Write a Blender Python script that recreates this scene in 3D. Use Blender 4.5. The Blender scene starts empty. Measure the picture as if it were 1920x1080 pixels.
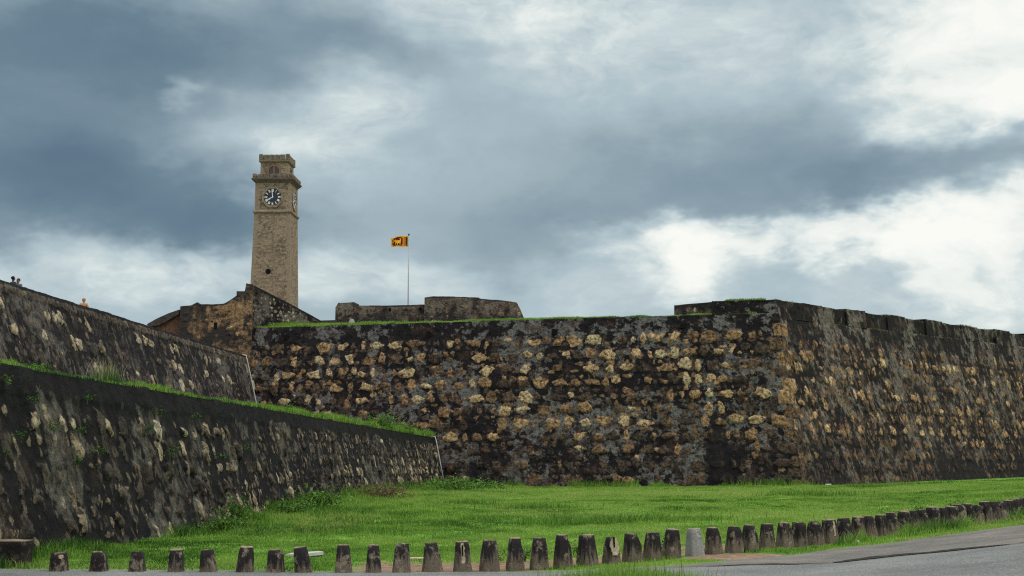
import bpy, bmesh, math, random
import numpy as np
from mathutils import Vector, Matrix

# ------------------------------------------------------------------ camera
F = 2600.0                       # focal length in pixels of the 1920 px wide photograph
PITCH = math.atan(335.0 / F)
CZ = 2.0
sc = bpy.context.scene
COL = sc.collection
cam_d = bpy.data.cameras.new('camera')
cam = bpy.data.objects.new('camera', cam_d)
COL.objects.link(cam)
cam.location = (0, 0, CZ)
cam.rotation_euler = (math.radians(90) + PITCH, 0, 0)
cam_d.sensor_width = 36.0
cam_d.lens = 36.0 * F / 1920.0
cam_d.clip_start = 0.1
cam_d.clip_end = 20000
sc.camera = cam
CP, SP = math.cos(PITCH), math.sin(PITCH)


def P(px, py, Y):
    """photo pixel + distance along the ground -> world point"""
    x = (px - 960) / F
    v = (540 - py) / F
    dy, dz = CP - v * SP, SP + v * CP
    t = Y / dy
    return Vector((x * t, Y, CZ + dz * t))


# ------------------------------------------------------------------ view / exposure
sc.view_settings.view_transform = 'Standard'
sc.view_settings.look = 'None'
sc.view_settings.gamma = 1.0
sc.view_settings.exposure = 0.0
sc.view_settings.use_curve_mapping = False
sc.cycles.max_bounces = 4
sc.cycles.diffuse_bounces = 2
sc.cycles.use_denoising = False
sc.cycles.pixel_filter_type = 'BLACKMAN_HARRIS'
sc.cycles.filter_width = 1.15


# ------------------------------------------------------------------ node helper
class G:
    def __init__(self, tree):
        self.t = tree

    def n(self, typ, ins=None, out=0, **props):
        nd = self.t.nodes.new(typ)
        for k, v in props.items():
            setattr(nd, k, v)
        for k, v in (ins or {}).items():
            s = nd.inputs[k]
            if isinstance(v, bpy.types.NodeSocket):
                self.t.links.new(v, s)
            else:
                s.default_value = v
        return nd.outputs[out] if len(nd.outputs) else None

    def math(self, op, a, b=0.0, c=None, clamp=False):
        ins = {0: a, 1: b}
        if c is not None:
            ins[2] = c
        return self.n('ShaderNodeMath', ins, operation=op, use_clamp=clamp)

    def vmath(self, op, a, b=(0, 0, 0)):
        return self.n('ShaderNodeVectorMath', {0: a, 1: b}, operation=op)

    def noise(self, vec, scale=1.0, detail=5.0, rough=0.55, out=0):
        return self.n('ShaderNodeTexNoise', {'Vector': vec, 'Scale': scale, 'Detail': detail, 'Roughness': rough}, out=out)

    def step(self, v, a, b, lo=0.0, hi=1.0):
        return self.n('ShaderNodeMapRange', {0: v, 1: a, 2: b, 3: lo, 4: hi}, interpolation_type='SMOOTHSTEP')

    def mix(self, f, a, b, mode='MIX'):
        nd = self.t.nodes.new('ShaderNodeMix')
        nd.data_type = 'RGBA'
        nd.blend_type = mode
        for i, v in ((0, f), (6, a), (7, b)):
            s = nd.inputs[i]
            if isinstance(v, bpy.types.NodeSocket):
                self.t.links.new(v, s)
            else:
                s.default_value = (*v, 1) if isinstance(v, tuple) and len(v) == 3 else v
        return nd.outputs[2]

    def ramp(self, f, stops, interp='LINEAR'):
        nd = self.t.nodes.new('ShaderNodeValToRGB')
        nd.color_ramp.interpolation = interp
        el = nd.color_ramp.elements
        while len(el) < len(stops):
            el.new(0.5)
        for e, (p, c) in zip(el, stops):
            e.position = p
            e.color = (*c, 1)
        if isinstance(f, bpy.types.NodeSocket):
            self.t.links.new(f, nd.inputs[0])
        return nd.outputs[0]

    def attr(self, name, out='Fac'):
        nd = self.t.nodes.new('ShaderNodeAttribute')
        nd.attribute_name = name
        return nd.outputs[out] if len(nd.outputs) else None


# ------------------------------------------------------------------ world: heavy broken cloud over a sky texture
SUN_EL, SUN_AZ = math.radians(52), math.radians(118)      # azimuth clockwise from +Y: over the photographer's right shoulder
world = bpy.data.worlds.new('World')
sc.world = world
world.use_nodes = True
world.node_tree.nodes.clear()
g = G(world.node_tree)
sky = g.n('ShaderNodeTexSky', sky_type='NISHITA', sun_disc=False, sun_elevation=SUN_EL, sun_rotation=SUN_AZ)
gen = g.n('ShaderNodeTexCoord', out='Generated')
sep = g.t.nodes.new('ShaderNodeSeparateXYZ')
g.t.links.new(gen, sep.inputs[0])
az = g.math('ARCTAN2', sep.outputs[0], sep.outputs[1])
el = g.math('ARCSINE', sep.outputs[2])
flat = g.vmath('MULTIPLY', gen, (1, 1, 1.9))               # cloud masses are wider than tall near the horizon
warp_c = g.noise(flat, 5.0, 5, 0.55, out=1)
warp2 = g.noise(flat, 16.0, 4, 0.6, out=1)
w1 = g.n('ShaderNodeVectorMath', {0: g.vmath('SUBTRACT', warp_c, (.5, .5, .5)), 1: (.2, .10, 0)}, operation='MULTIPLY')
w2 = g.n('ShaderNodeVectorMath', {0: g.vmath('SUBTRACT', warp2, (.5, .5, .5)), 1: (.06, .045, 0)}, operation='MULTIPLY')
ae = g.n('ShaderNodeCombineXYZ', {0: az, 1: el})
ae = g.vmath('ADD', g.vmath('ADD', ae, w1), w2)
# great cloud masses: photo pixel centre, half-widths, how much brighter / darker than mid grey
LOBES = [
    (70, 180, 330, 170, -.33), (230, 390, 400, 110, -.30), (0, 400, 260, 130, -.14), (430, 450, 190, 70, -.22),
    (500, 80, 420, 95, -.24), (60, 30, 260, 90, -.12), (930, 370, 230, 110, -.05), (960, 480, 190, 80, -.13),
    (1520, 310, 340, 105, -.22), (1230, 350, 230, 80, -.09), (1790, 315, 260, 60, -.08), (1500, 180, 200, 80, -.08),
    (1150, 400, 200, 40, -.10), (720, 110, 170, 70, -.10), (1420, 420, 500, 22, -.06),
    (430, 260, 190, 85, .15), (660, 190, 140, 100, .22), (600, 310, 160, 90, .14), (270, 155, 50, 20, .22),
    (120, 520, 330, 45, .22), (330, 545, 140, 50, .16), (660, 545, 210, 60, .28), (970, 20, 260, 120, .22), (1250, 60, 420, 150, .22),
    (1920, 40, 280, 180, .68), (1910, 190, 170, 70, .45), (1240, 465, 150, 70, .60), (1290, 520, 70, 45, .50),
    (1480, 425, 260, 42, .58), (1760, 430, 210, 60, .58), (1740, 500, 60, 60, .25), (1880, 390, 130, 50, .35),
    (1860, 530, 220, 110, .26), (1500, 560, 400, 60, .12), (1030, 560, 220, 50, .10),
]
B = None
for (px, py, rx, ry, a) in LOBES:
    d = P(px, py, 1.0) - Vector((0, 0, CZ))
    ca, ce = math.atan2(d.x, d.y), math.asin(d.normalized().z)
    q = g.vmath('MULTIPLY', g.vmath('SUBTRACT', ae, (ca, ce, 0)), (F / rx / 1.6, F / ry / 1.6, 0))
    ln = g.n('ShaderNodeVectorMath', {0: q}, operation='LENGTH', out=1)
    lobe = g.n('ShaderNodeMapRange', {0: ln, 1: 0.0, 2: 1.0, 3: a, 4: 0.0}, interpolation_type='SMOOTHERSTEP')
    B = lobe if B is None else g.math('ADD', B, lobe)
fb = g.noise(g.vmath('ADD', flat, w1), 6.5, 8, 0.55)
fb2 = g.noise(g.vmath('ADD', flat, w1), 20.0, 9, 0.62)
B = g.math('ADD', B, g.math('MULTIPLY', g.math('SUBTRACT', fb, .5), .27))
# the sunlit clouds are crisper: fine structure grows with brightness
crisp = g.step(B, -.05, .4, .10, 1.25)
B = g.math('ADD', B, g.math('MULTIPLY', g.math('SUBTRACT', fb2, .5), crisp))
B = g.math('ADD', B, .555)
cloud = g.ramp(g.math('MULTIPLY', B, .74), [(0.0, (.098, .162, .225)), (.148, (.150, .226, .290)), (.31, (.285, .380, .432)),
                   (.46, (.440, .545, .590)), (.61, (.640, .725, .730)), (.78, (.86, .90, .86)), (1.0, (1.0, 1.0, .94))])
# overhead and behind the photographer the unseen cloud is brightened to light the scene
zen = g.step(el, .42, .95, 0.0, 1.0)
behind = g.step(sep.outputs[1], .15, -.7, 0.0, .30)
lift = g.math('ADD', 1.0, g.math('MULTIPLY', g.math('MAXIMUM', zen, behind), 2.5))
cloud = g.mix(g.math('MULTIPLY', g.math('MAXIMUM', zen, behind), .8), cloud, (.66, .645, .61))
cl = g.n('ShaderNodeVectorMath', {0: cloud, 1: lift}, operation='MULTIPLY')
cl10 = g.n('ShaderNodeVectorMath', {0: cl, 'Scale': 10.0}, operation='SCALE')
skyc = g.mix(.94, sky, cl10)
bg = g.n('ShaderNodeBackground', {'Color': skyc, 'Strength': 0.10})
g.n('ShaderNodeOutputWorld', {'Surface': bg})

# ------------------------------------------------------------------ sun behind thin cloud
sd_ = bpy.data.lights.new('sun', 'SUN')
sd_.energy = 1.5
sd_.angle = math.radians(12)
sd_.color = (1.0, .95, .86)
sun = bpy.data.objects.new('sun', sd_)
COL.objects.link(sun)
sdir = Vector((math.sin(SUN_AZ) * math.cos(SUN_EL), math.cos(SUN_AZ) * math.cos(SUN_EL), math.sin(SUN_EL)))
sun.rotation_euler = sdir.to_track_quat('Z', 'Y').to_euler()
sun.location = sdir * 60

rng = np.random.default_rng(11)
rnd = random.Random(5)


# ------------------------------------------------------------------ numpy noise
def _h(ix, iy, s):
    n = (ix.astype(np.int64) * 374761393 + iy.astype(np.int64) * 668265263 + s * 982451653) & 0xFFFFFFFF
    n = ((n ^ (n >> 13)) * 1274126177) & 0xFFFFFFFF
    return ((n ^ (n >> 16)) & 0xFFFFFF) / float(0xFFFFFF)


def vnoise(x, y, s=0):
    x0, y0 = np.floor(x), np.floor(y)
    fx, fy = x - x0, y - y0
    fx, fy = fx * fx * (3 - 2 * fx), fy * fy * (3 - 2 * fy)
    a, b = _h(x0, y0, s), _h(x0 + 1, y0, s)
    c, d = _h(x0, y0 + 1, s), _h(x0 + 1, y0 + 1, s)
    return (a * (1 - fx) + b * fx) * (1 - fy) + (c * (1 - fx) + d * fx) * fy


def fbm(x, y, s=0, o=4, gain=.5):
    x, y = np.asarray(x, float), np.asarray(y, float)
    t, a, tot = 0, 1.0, 0
    for i in range(o):
        t = t + a * vnoise(x * 2 ** i + 17.3 * i, y * 2 ** i - 9.1 * i, s + i)
        tot += a
        a *= gain
    return t / tot


def sst(a, b, x):
    t = np.clip((np.asarray(x, float) - a) / (b - a), 0, 1)
    return t * t * (3 - 2 * t)


# ------------------------------------------------------------------ object helpers
def tag(o, label=None, cat=None, group=None, kind=None):
    for k, v in (('label', label), ('category', cat), ('group', group), ('kind', kind)):
        if v:
            o[k] = v
    return o


def empty(name, loc=(0, 0, 0), rz=0.0):
    o = bpy.data.objects.new(name, None)
    o.location = loc
    o.rotation_euler = (0, 0, rz)
    o.empty_display_size = .3
    COL.objects.link(o)
    return o


def link_mesh(name, me, mat, parent=None, smooth=False):
    o = bpy.data.objects.new(name, me)
    for m in (mat if isinstance(mat, (list, tuple)) else [mat]):
        me.materials.append(m)
    if smooth:
        me.polygons.foreach_set('use_smooth', np.ones(len(me.polygons), bool))
    COL.objects.link(o)
    if parent is not None:
        o.parent = parent
    return o


def np_mesh(name, V, Fq, mat, parent=None, smooth=True, attrs=None, tris=False):
    """V (n,3), Fq (m,4) or (m,3)"""
    me = bpy.data.meshes.new(name)
    k = Fq.shape[1]
    me.vertices.add(len(V))
    me.vertices.foreach_set('co', np.asarray(V, np.float32).ravel())
    me.loops.add(Fq.size)
    me.loops.foreach_set('vertex_index', Fq.astype(np.int32).ravel())
    me.polygons.add(len(Fq))
    me.polygons.foreach_set('loop_start', np.arange(0, Fq.size, k, dtype=np.int32))
    me.polygons.foreach_set('loop_total', np.full(len(Fq), k, np.int32))
    me.update(calc_edges=True)
    for nm, (typ, arr) in (attrs or {}).items():
        a = me.attributes.new(nm, typ, 'POINT')
        a.data.foreach_set('vector' if typ == 'FLOAT_VECTOR' else 'value', np.asarray(arr, np.float32).ravel())
    return link_mesh(name, me, mat, parent, smooth)


def bm_obj(name, bm, mat, parent=None, smooth=False):
    bmesh.ops.recalc_face_normals(bm, faces=bm.faces)
    me = bpy.data.meshes.new(name)
    bm.to_mesh(me)
    bm.free()
    return link_mesh(name, me, mat, parent, smooth)


def add_box(bm, c, s, rz=0.0, taper=1.0, bevel=0.0):
    r = bmesh.ops.create_cube(bm, size=1.0)
    vs = r['verts']
    for v in vs:
        k = taper if v.co.z > 0 else 1.0
        v.co = Vector((v.co.x * s[0] * k, v.co.y * s[1] * k, v.co.z * s[2]))
    if bevel:
        es = list({e for v in vs for e in v.link_edges})
        r2 = bmesh.ops.bevel(bm, geom=es, offset=bevel, segments=2, affect='EDGES', profile=.6)
        vs = r2['verts']
    M = Matrix.Translation(c) @ Matrix.Rotation(rz, 4, 'Z')
    for v in vs:
        v.co = M @ v.co
    return vs


def add_tube(bm, pts, r, seg=8, r1=None):
    pts = [Vector(p) for p in pts]
    rings = []
    for i, p in enumerate(pts):
        d = (pts[min(i + 1, len(pts) - 1)] - pts[max(i - 1, 0)]).normalized()
        a = d.orthogonal().normalized() if abs(d.z) > .99 or not rings else None
        up = Vector((0, 0, 1)) if abs(d.z) < .95 else Vector((1, 0, 0))
        a = d.cross(up).normalized()
        b = d.cross(a).normalized()
        rr = r if r1 is None else r + (r1 - r) * i / max(1, len(pts) - 1)
        rings.append([bm.verts.new(p + (a * math.cos(t) + b * math.sin(t)) * rr) for t in [2 * math.pi * k / seg for k in range(seg)]])
    for A, Bq in zip(rings, rings[1:]):
        for k in range(seg):
            bm.faces.new((A[k], A[(k + 1) % seg], Bq[(k + 1) % seg], Bq[k]))
    bm.faces.new(rings[0])
    bm.faces.new(list(reversed(rings[-1])))


def add_prism(bm, pts, off):
    """solid from a planar outline pts (world vectors) pushed by off"""
    a = [bm.verts.new(p) for p in pts]
    b = [bm.verts.new(Vector(p) + Vector(off)) for p in pts]
    bm.faces.new(a)
    bm.faces.new(list(reversed(b)))
    n = len(pts)
    for i in range(n):
        bm.faces.new((a[i], b[i], b[(i + 1) % n], a[(i + 1) % n]))


# ------------------------------------------------------------------ materials
def new_mat(name):
    m = bpy.data.materials.new(name)
    m.use_nodes = True
    m.node_tree.nodes.clear()
    return m, G(m.node_tree)


def finish(g, col, rough=.9, bump=None, bstr=.4, bdist=.05, spec=.25, metal=0.0, trans=None):
    ins = {'Base Color': col, 'Roughness': rough, 'Specular IOR Level': spec, 'Metallic': metal}
    if bump is not None:
        ins['Normal'] = g.n('ShaderNodeBump', {'Height': bump, 'Strength': bstr, 'Distance': bdist})
    s = g.n('ShaderNodeBsdfPrincipled', ins)
    if trans is not None:
        t = g.n('ShaderNodeBsdfTranslucent', {'Color': trans})
        s = g.n('ShaderNodeMixShader', {0: .35, 1: s, 2: t})
    g.n('ShaderNodeOutputMaterial', {'Surface': s})


def simple(name, col, rough=.7, var=.25, scale=6.0, spec=.3, metal=0.0, bstr=.15):
    m, g = new_mat(name)
    oc = g.n('ShaderNodeTexCoord', out='Object')
    n = g.noise(oc, scale, 6, .6)
    c = g.mix(1.0, col, g.ramp(n, [(.25, (1 - var,) * 3), (.75, (1 + var,) * 3)]), 'MULTIPLY')
    finish(g, c, rough, n, bstr, .02, spec, metal)
    return m


def wall_mat(name, black, plaster, brown, stones, seed=0.0, plaster_cut=(.50, .60), brown_amt=.6, soft=.03, stretch=(1, 1), ragged=.34):
    """rubble set in old mortar; the mesh says where the stones are (sd), which stone (srnd) and where algae grows (stain)"""
    m, g = new_mat(name)
    uv = g.vmath('MULTIPLY', g.vmath('ADD', g.attr('wuv', 'Vector'), (seed, seed * 1.7, 0)), (*stretch, 1))
    low = g.noise(uv, .30, 6, .6)
    mid = g.noise(uv, 1.3, 7, .66)
    fine = g.noise(uv, 7.0, 8, .68)
    grain = g.noise(uv, 26.0, 4, .7)
    strk = g.noise(g.vmath('MULTIPLY', uv, (1.7, .22, 1)), 1.0, 5, .6)
    pm = g.math('ADD', g.math('MULTIPLY', low, .5), g.math('MULTIPLY', mid, .5))
    mort = g.mix(g.step(pm, *plaster_cut), black, plaster)
    bm_ = g.math('MULTIPLY', g.step(g.noise(uv, .9, 5, .6), .5, .68), brown_amt)
    mort = g.mix(bm_, mort, brown)
    mort = g.mix(1.0, mort, g.ramp(fine, [(.30, (.45,) * 3), (.50, (.92,) * 3), (.70, (1.6,) * 3)]), 'MULTIPLY')
    mort = g.mix(1.0, mort, g.ramp(g.noise(uv, 2.7, 5, .7), [(.38, (.35, .33, .34)), (.48, (.95, .95, .95)), (.66, (1.35, 1.32, 1.28))]), 'MULTIPLY')
    sr = g.attr('srnd')
    sc_ = g.ramp(g.math('ADD', sr, g.math('MULTIPLY', g.math('SUBTRACT', mid, .5), .7)), stones)
    pit = g.noise(g.vmath('ADD', uv, (40, 3, 0)), 4.2, 9, .70)
    sc_ = g.mix(1.0, sc_, g.ramp(pit, [(.36, (.10, .08, .075)), (.45, (.50, .45, .42)), (.53, (1.0, 1.0, 1.0)), (.68, (1.45, 1.42, 1.38))]), 'MULTIPLY')
    sc_ = g.mix(1.0, sc_, g.ramp(mid, [(.3, (.7, .66, .62)), (.65, (1.15, 1.12, 1.08))]), 'MULTIPLY')
    sdn = g.math('ADD', g.attr('sd'), g.math('MULTIPLY', g.math('SUBTRACT', g.noise(uv, 3.6, 7, .68), .5), ragged))
    mask = g.step(sdn, 0.0, soft)
    col = g.mix(mask, mort, sc_)
    st = g.math('ADD', g.attr('stain'), g.math('MULTIPLY', g.math('SUBTRACT', strk, .5), 1.1))
    st = g.math('ADD', st, g.math('MULTIPLY', g.math('SUBTRACT', fine, .5), .7))
    col = g.mix(g.step(st, .42, .70, 0, .95), col, black)
    col = g.mix(1.0, col, g.ramp(grain, [(.3, (.72,) * 3), (.7, (1.28,) * 3)]), 'MULTIPLY')
    bump = g.math('ADD', g.math('MULTIPLY', fine, 1.0), g.math('ADD', g.math('MULTIPLY', grain, .35), g.math('MULTIPLY', mid, .8)))
    finish(g, col, .92, bump, .75, .10, .2)
    return m


TAN = [(0.0, (.050, .040, .034)), (.16, (.085, .060, .042)), (.30, (.16, .102, .060)), (.46, (.27, .170, .090)),
       (.62, (.36, .245, .130)), (.82, (.46, .345, .195)), (1.0, (.42, .35, .22))]
PALE = [(0.0, (.045, .040, .035)), (.35, (.11, .088, .068)), (.6, (.22, .18, .125)), (.85, (.36, .31, .21)), (1.0, (.42, .39, .29))]
M_CURTAIN = wall_mat('curtain_rubble', (.0105, .0080, .0095), (.118, .110, .104), (.060, .034, .026), TAN, 0, (.498, .534), .8, .03, (1, 1), .28)
M_FLANK = wall_mat('flank_rubble', (.0125, .0098, .0098), (.128, .110, .092), (.092, .058, .040), TAN, 31.0, (.492, .548), .75, .03, (1.2, .68))
M_LOWER = wall_mat('lower_rubble', (.0072, .0062, .0068), (.088, .081, .066), (.048, .033, .025), PALE, 57.0, (.510, .556), .65, .025, (1.0, .80), .36)
M_UPPER = wall_mat('upper_rubble', (.0105, .0090, .0096), (.090, .080, .069), (.058, .042, .032), PALE, 83.0, (.490, .550), .65, .025, (1.0, .78), .34)
M_TAN = wall_mat('ochre_plaster', (.030, .025, .023), (.25, .155, .082), (.13, .075, .045), TAN, 15.0, (.45, .55), .7, .03, (1.3, 1.3))
M_BATTERY = wall_mat('battery_masonry', (.026, .022, .021), (.125, .105, .082), (.115, .072, .048), PALE, 22.0, (.44, .56), .8)

M_ASHLAR, g = new_mat('tower_ashlar')
oc = g.n('ShaderNodeTexCoord', out='Object')
sx = g.t.nodes.new('ShaderNodeSeparateXYZ')
g.t.links.new(oc, sx.inputs[0])
uv = g.n('ShaderNodeCombineXYZ', {0: g.math('ADD', sx.outputs[0], sx.outputs[1]), 1: sx.outputs[2]})
wob = g.n('ShaderNodeVectorMath', {0: g.vmath('SUBTRACT', g.noise(uv, 2.6, 4, .6, out=1), (.5, .5, .5)), 'Scale': .09}, operation='SCALE')
br = g.t.nodes.new('ShaderNodeTexBrick')
g.t.links.new(g.vmath('ADD', uv, wob), br.inputs['Vector'])
for k, v in (('Scale', 1.0), ('Mortar Size', .022), ('Mortar Smooth', .4), ('Bias', -.1), ('Brick Width', .38), ('Row Height', .19)):
    br.inputs[k].default_value = v
br.inputs['Color1'].default_value = (.298, .226, .160, 1)
br.inputs['Color2'].default_value = (.116, .088, .063, 1)
br.inputs['Mortar'].default_value = (.238, .186, .134, 1)
n1 = g.noise(uv, .55, 5, .6)
n2 = g.noise(uv, 6.0, 7, .65)
c = g.mix(1.0, br.outputs[0], g.ramp(n2, [(.3, (.6, .6, .6)), (.7, (1.3, 1.28, 1.22))]), 'MULTIPLY')
c = g.mix(g.math('MULTIPLY', g.step(n1, .46, .60), g.step(g.noise(uv, 3.2, 4, .6), .46, .56, 0, .75)), c, (.085, .068, .052))
c = g.mix(g.step(g.noise(g.vmath('MULTIPLY', uv, (2.2, .25, 1)), 1.0, 5, .6), .56, .72, 0, .55), c, (.075, .062, .050))
ax, ay = g.math('ABSOLUTE', sx.outputs[0]), g.math('ABSOLUTE', sx.outputs[1])
cor = g.math('DIVIDE', g.math('MINIMUM', ax, ay), g.math('MAXIMUM', ax, ay))
qrow = g.math('GREATER_THAN', g.math('FRACT', g.math('MULTIPLY', sx.outputs[2], 1.55)), .5)
cm = g.math('GREATER_THAN', cor, g.math('ADD', .78, g.math('MULTIPLY', qrow, .07)))
c = g.mix(g.math('MULTIPLY', cm, .75), c, g.mix(1.0, (.255, .195, .138), g.ramp(n2, [(.3, (.7, .7, .7)), (.7, (1.25, 1.25, 1.25))]), 'MULTIPLY'))
c = g.mix(1.0, c, g.ramp(g.noise(uv, 11.0, 5, .7), [(.33, (.62, .60, .58)), (.6, (1.2, 1.2, 1.2))]), 'MULTIPLY')
finish(g, c, .9, g.math('ADD', br.outputs[1], g.math('MULTIPLY', n2, -.8)), -.5, .05, .2)
M_TRIM = simple('tower_trim', (.215, .162, .112), .9, .5, 5.0, .2, bstr=.5)
M_TRIM_DARK = simple('tower_cornice', (.135, .108, .085), .9, .6, 5.0, .2, bstr=.5)
M_PARA = simple('tower_parapet', (.150, .118, .085), .9, .6, 3.0, .2, bstr=.5)
M_DIAL = simple('dial_black', (.012, .013, .022), .45, .15, 4, .4)
M_WHITE = simple('dial_white', (.72, .74, .72), .5, .08, 4, .3)
M_WOOD = simple('door_wood', (.22, .095, .045), .7, .35, 7, .3)
M_PANE = simple('dark_pane', (.020, .024, .038), .25, .2, 3, .5)
M_HOLE = simple('weep_hole', (.008, .007, .007), .95, .2, 3, .1)
M_ROOF = simple('old_tiles', (.055, .043, .038), .9, .6, 3.0, .2, bstr=.6)
M_BRICK = simple('red_masonry', (.115, .058, .036), .9, .6, 3.5, .2, bstr=.6)
M_PIPE = simple('grey_pipe', (.36, .37, .38), .45, .2, 3, .4)
M_POLE = simple('pole_paint', (.30, .31, .32), .4, .12, 3, .5)
M_SLAB = simple('pale_slab', (.36, .35, .31), .85, .25, 4, .2)
M_ROCK = simple('loose_rock', (.22, .19, .15), .95, .5, 5, .2, bstr=.6)
M_BARK = simple('stem_brown', (.07, .055, .035), .9, .3, 8, .2)


def leaf_mat(name, cols, rough=.6):
    m, g = new_mat(name)
    c = g.ramp(g.attr('tint'), cols)
    finish(g, c, rough, None, spec=.15, trans=c)
    return m


GREEN = [(0.0, (.020, .052, .010)), (.3, (.052, .130, .018)), (.55, (.165, .300, .042)), (.8, (.270, .390, .075)), (1.0, (.34, .30, .13))]
M_GRASS = leaf_mat('grass_blades', GREEN)
M_LEAF = leaf_mat('weed_leaves', [(0.0, (.025, .065, .014)), (.5, (.075, .165, .028)), (1.0, (.16, .27, .05))])
M_WEED = leaf_mat('wall_weed_leaves', [(0.0, (.016, .045, .010)), (.5, (.045, .105, .020)), (1.0, (.10, .18, .035))])
M_DRY = leaf_mat('dry_leaves', [(0.0, (.05, .035, .022)), (.5, (.13, .085, .05)), (1.0, (.22, .15, .09))])
M_REED = leaf_mat('tall_grass', [(0.0, (.022, .060, .014)), (.6, (.065, .130, .030)), (.85, (.30, .27, .13)), (1.0, (.42, .36, .20))])

# ------------------------------------------------------------------ the lie of the land
A_, E_ = [-.4, 0, .05, .135, .2, .266, .3615, .5, .8], [0, 0, .03, .10, .15, .27, .60, 1.05, 1.5]


def zg(X, Y):
    X, Y = np.asarray(X, float), np.asarray(Y, float)
    base = .36 * sst(38, 62, Y) + .10 * sst(62, 107, Y)
    a = X / np.maximum(Y, 22)
    return base + np.interp(a, A_, E_) * sst(16, 28, Y) * (1 - .75 * sst(170, 400, np.hypot(X, Y)))


def zgf(x, y):
    return float(zg(x, y))


def ground_at(px, py):
    ys = np.linspace(20, 140, 4000)
    x = (px - 960) / F
    v = (540 - py) / F
    dy, dz = CP - v * SP, SP + v * CP
    t = ys / dy
    z = CZ + dz * t
    below = np.nonzero(z <= zg(x * t, ys))[0]
    i = below[0] if len(below) else len(ys) - 1
    return Vector((float(x * t[i]), float(ys[i]), float(zg(x * t[i], ys[i]))))


# key lines
DL = Vector((177 / 2622.0, 1.0, 0))                       # direction of the two long walls
LOW_T = P(815, 820, 108.2)                                 # lower wall: top edge, far end
LOW_B = P(830, 912, 107.2)
LOW_B.z = .40
UP_T = P(465, 668, 113.2)
UP_B = Vector((UP_T.x + 1.65, UP_T.y, 4.0))


def along(p, Y):
    q = p + DL * (Y - p.y)
    return Vector((q.x, q.y, p.z))


CUR_R = P(1330, 590, 104.0)
SL = (P(470, 616, 114.0).y - 104.0) / (P(470, 616, 114.0).x - CUR_R.x)
ZTOP = CUR_R.z


def curtain(x, z):
    """point of the battered front of the great wall at across-position x and height z"""
    return Vector((x, CUR_R.y + SL * (x - CUR_R.x) - 2.2 * (ZTOP - z) / 12.9, z))


# corner: on the curtain's top line and the pixel column 1459; base at column 1505
def solve_corner(px, z):
    lo, hi = 10.0, 30.0
    for _ in range(60):
        mdl = (lo + hi) / 2
        p = curtain(mdl, z)
        q = p - Vector((0, 0, CZ))
        dpt = q.y * CP + q.z * SP
        u = 960 + F * q.x / dpt
        lo, hi = (mdl, hi) if u < px else (lo, mdl)
    return curtain(lo, z)


COR_T = solve_corner(1460, ZTOP)
COR_B = solve_corner(1506, .3)
ang = math.radians(47)
DR = Vector((math.sin(ang), math.cos(ang), 0))
PAR_Z = P(1459, 561, COR_T.y).z
print('curtain top', ZTOP, 'parapet', PAR_Z, 'corner', COR_T, COR_B, 'upper', UP_T, 'lower', LOW_T)


# ------------------------------------------------------------------ stone fields
def make_stones(L, H, row, r, v0=0.3, vtop=0.0, fill=.8, wlo=.45, whi=1.2, keep=None, hfac=(.5, .95), prot=(.03, .11), shear=0.0):
    out = []
    v = v0
    while v + row * .5 < H - vtop:
        u = r.uniform(-.6, .3)
        while u < L:
            w = r.uniform(wlo, whi)
            if r.random() < fill:
                h = row * r.uniform(*hfac)
                out.append((u + w / 2, v + row / 2 + r.normal(0, row * .06), w, h))
            u += w + abs(r.normal(.10, .16)) + .04
        v += row * r.uniform(.94, 1.06)
    res = []
    for (cu, cv, w, h) in out:
        if keep is not None and r.random() > keep(cu, cv):
            continue
        n = int(r.integers(4, 8))
        a = np.sort(np.linspace(0, 2 * np.pi, n, endpoint=False) + r.uniform(-.42, .42, n) * 5 / n) + r.uniform(0, 1.5)
        k = r.uniform(.78, 1.18, n)
        se = (np.abs(np.cos(a)) ** 2.6 + np.abs(np.sin(a)) ** 2.6) ** (-1 / 2.6)
        sk_ = r.uniform(.1, 1.7)
        dv_ = np.sin(a) * se * k * h / 2
        res.append((cu + np.cos(a) * se * k * w / 2 - shear * sk_ * dv_, cv + dv_, r.random(), r.uniform(*prot), r.uniform(-.25, .25), r.uniform(-.15, .25)))
    return res


def quad_stone(u0, u1, v0, v1, r, tone, prot):
    j = lambda: r.normal(0, .03)
    return (np.array([u0 + j(), u1 + j(), u1 + j(), u0 + j()]), np.array([v0 + j(), v0 + j(), v1 + j(), v1 + j()]), tone, prot, 0.0, 0.0)


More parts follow.
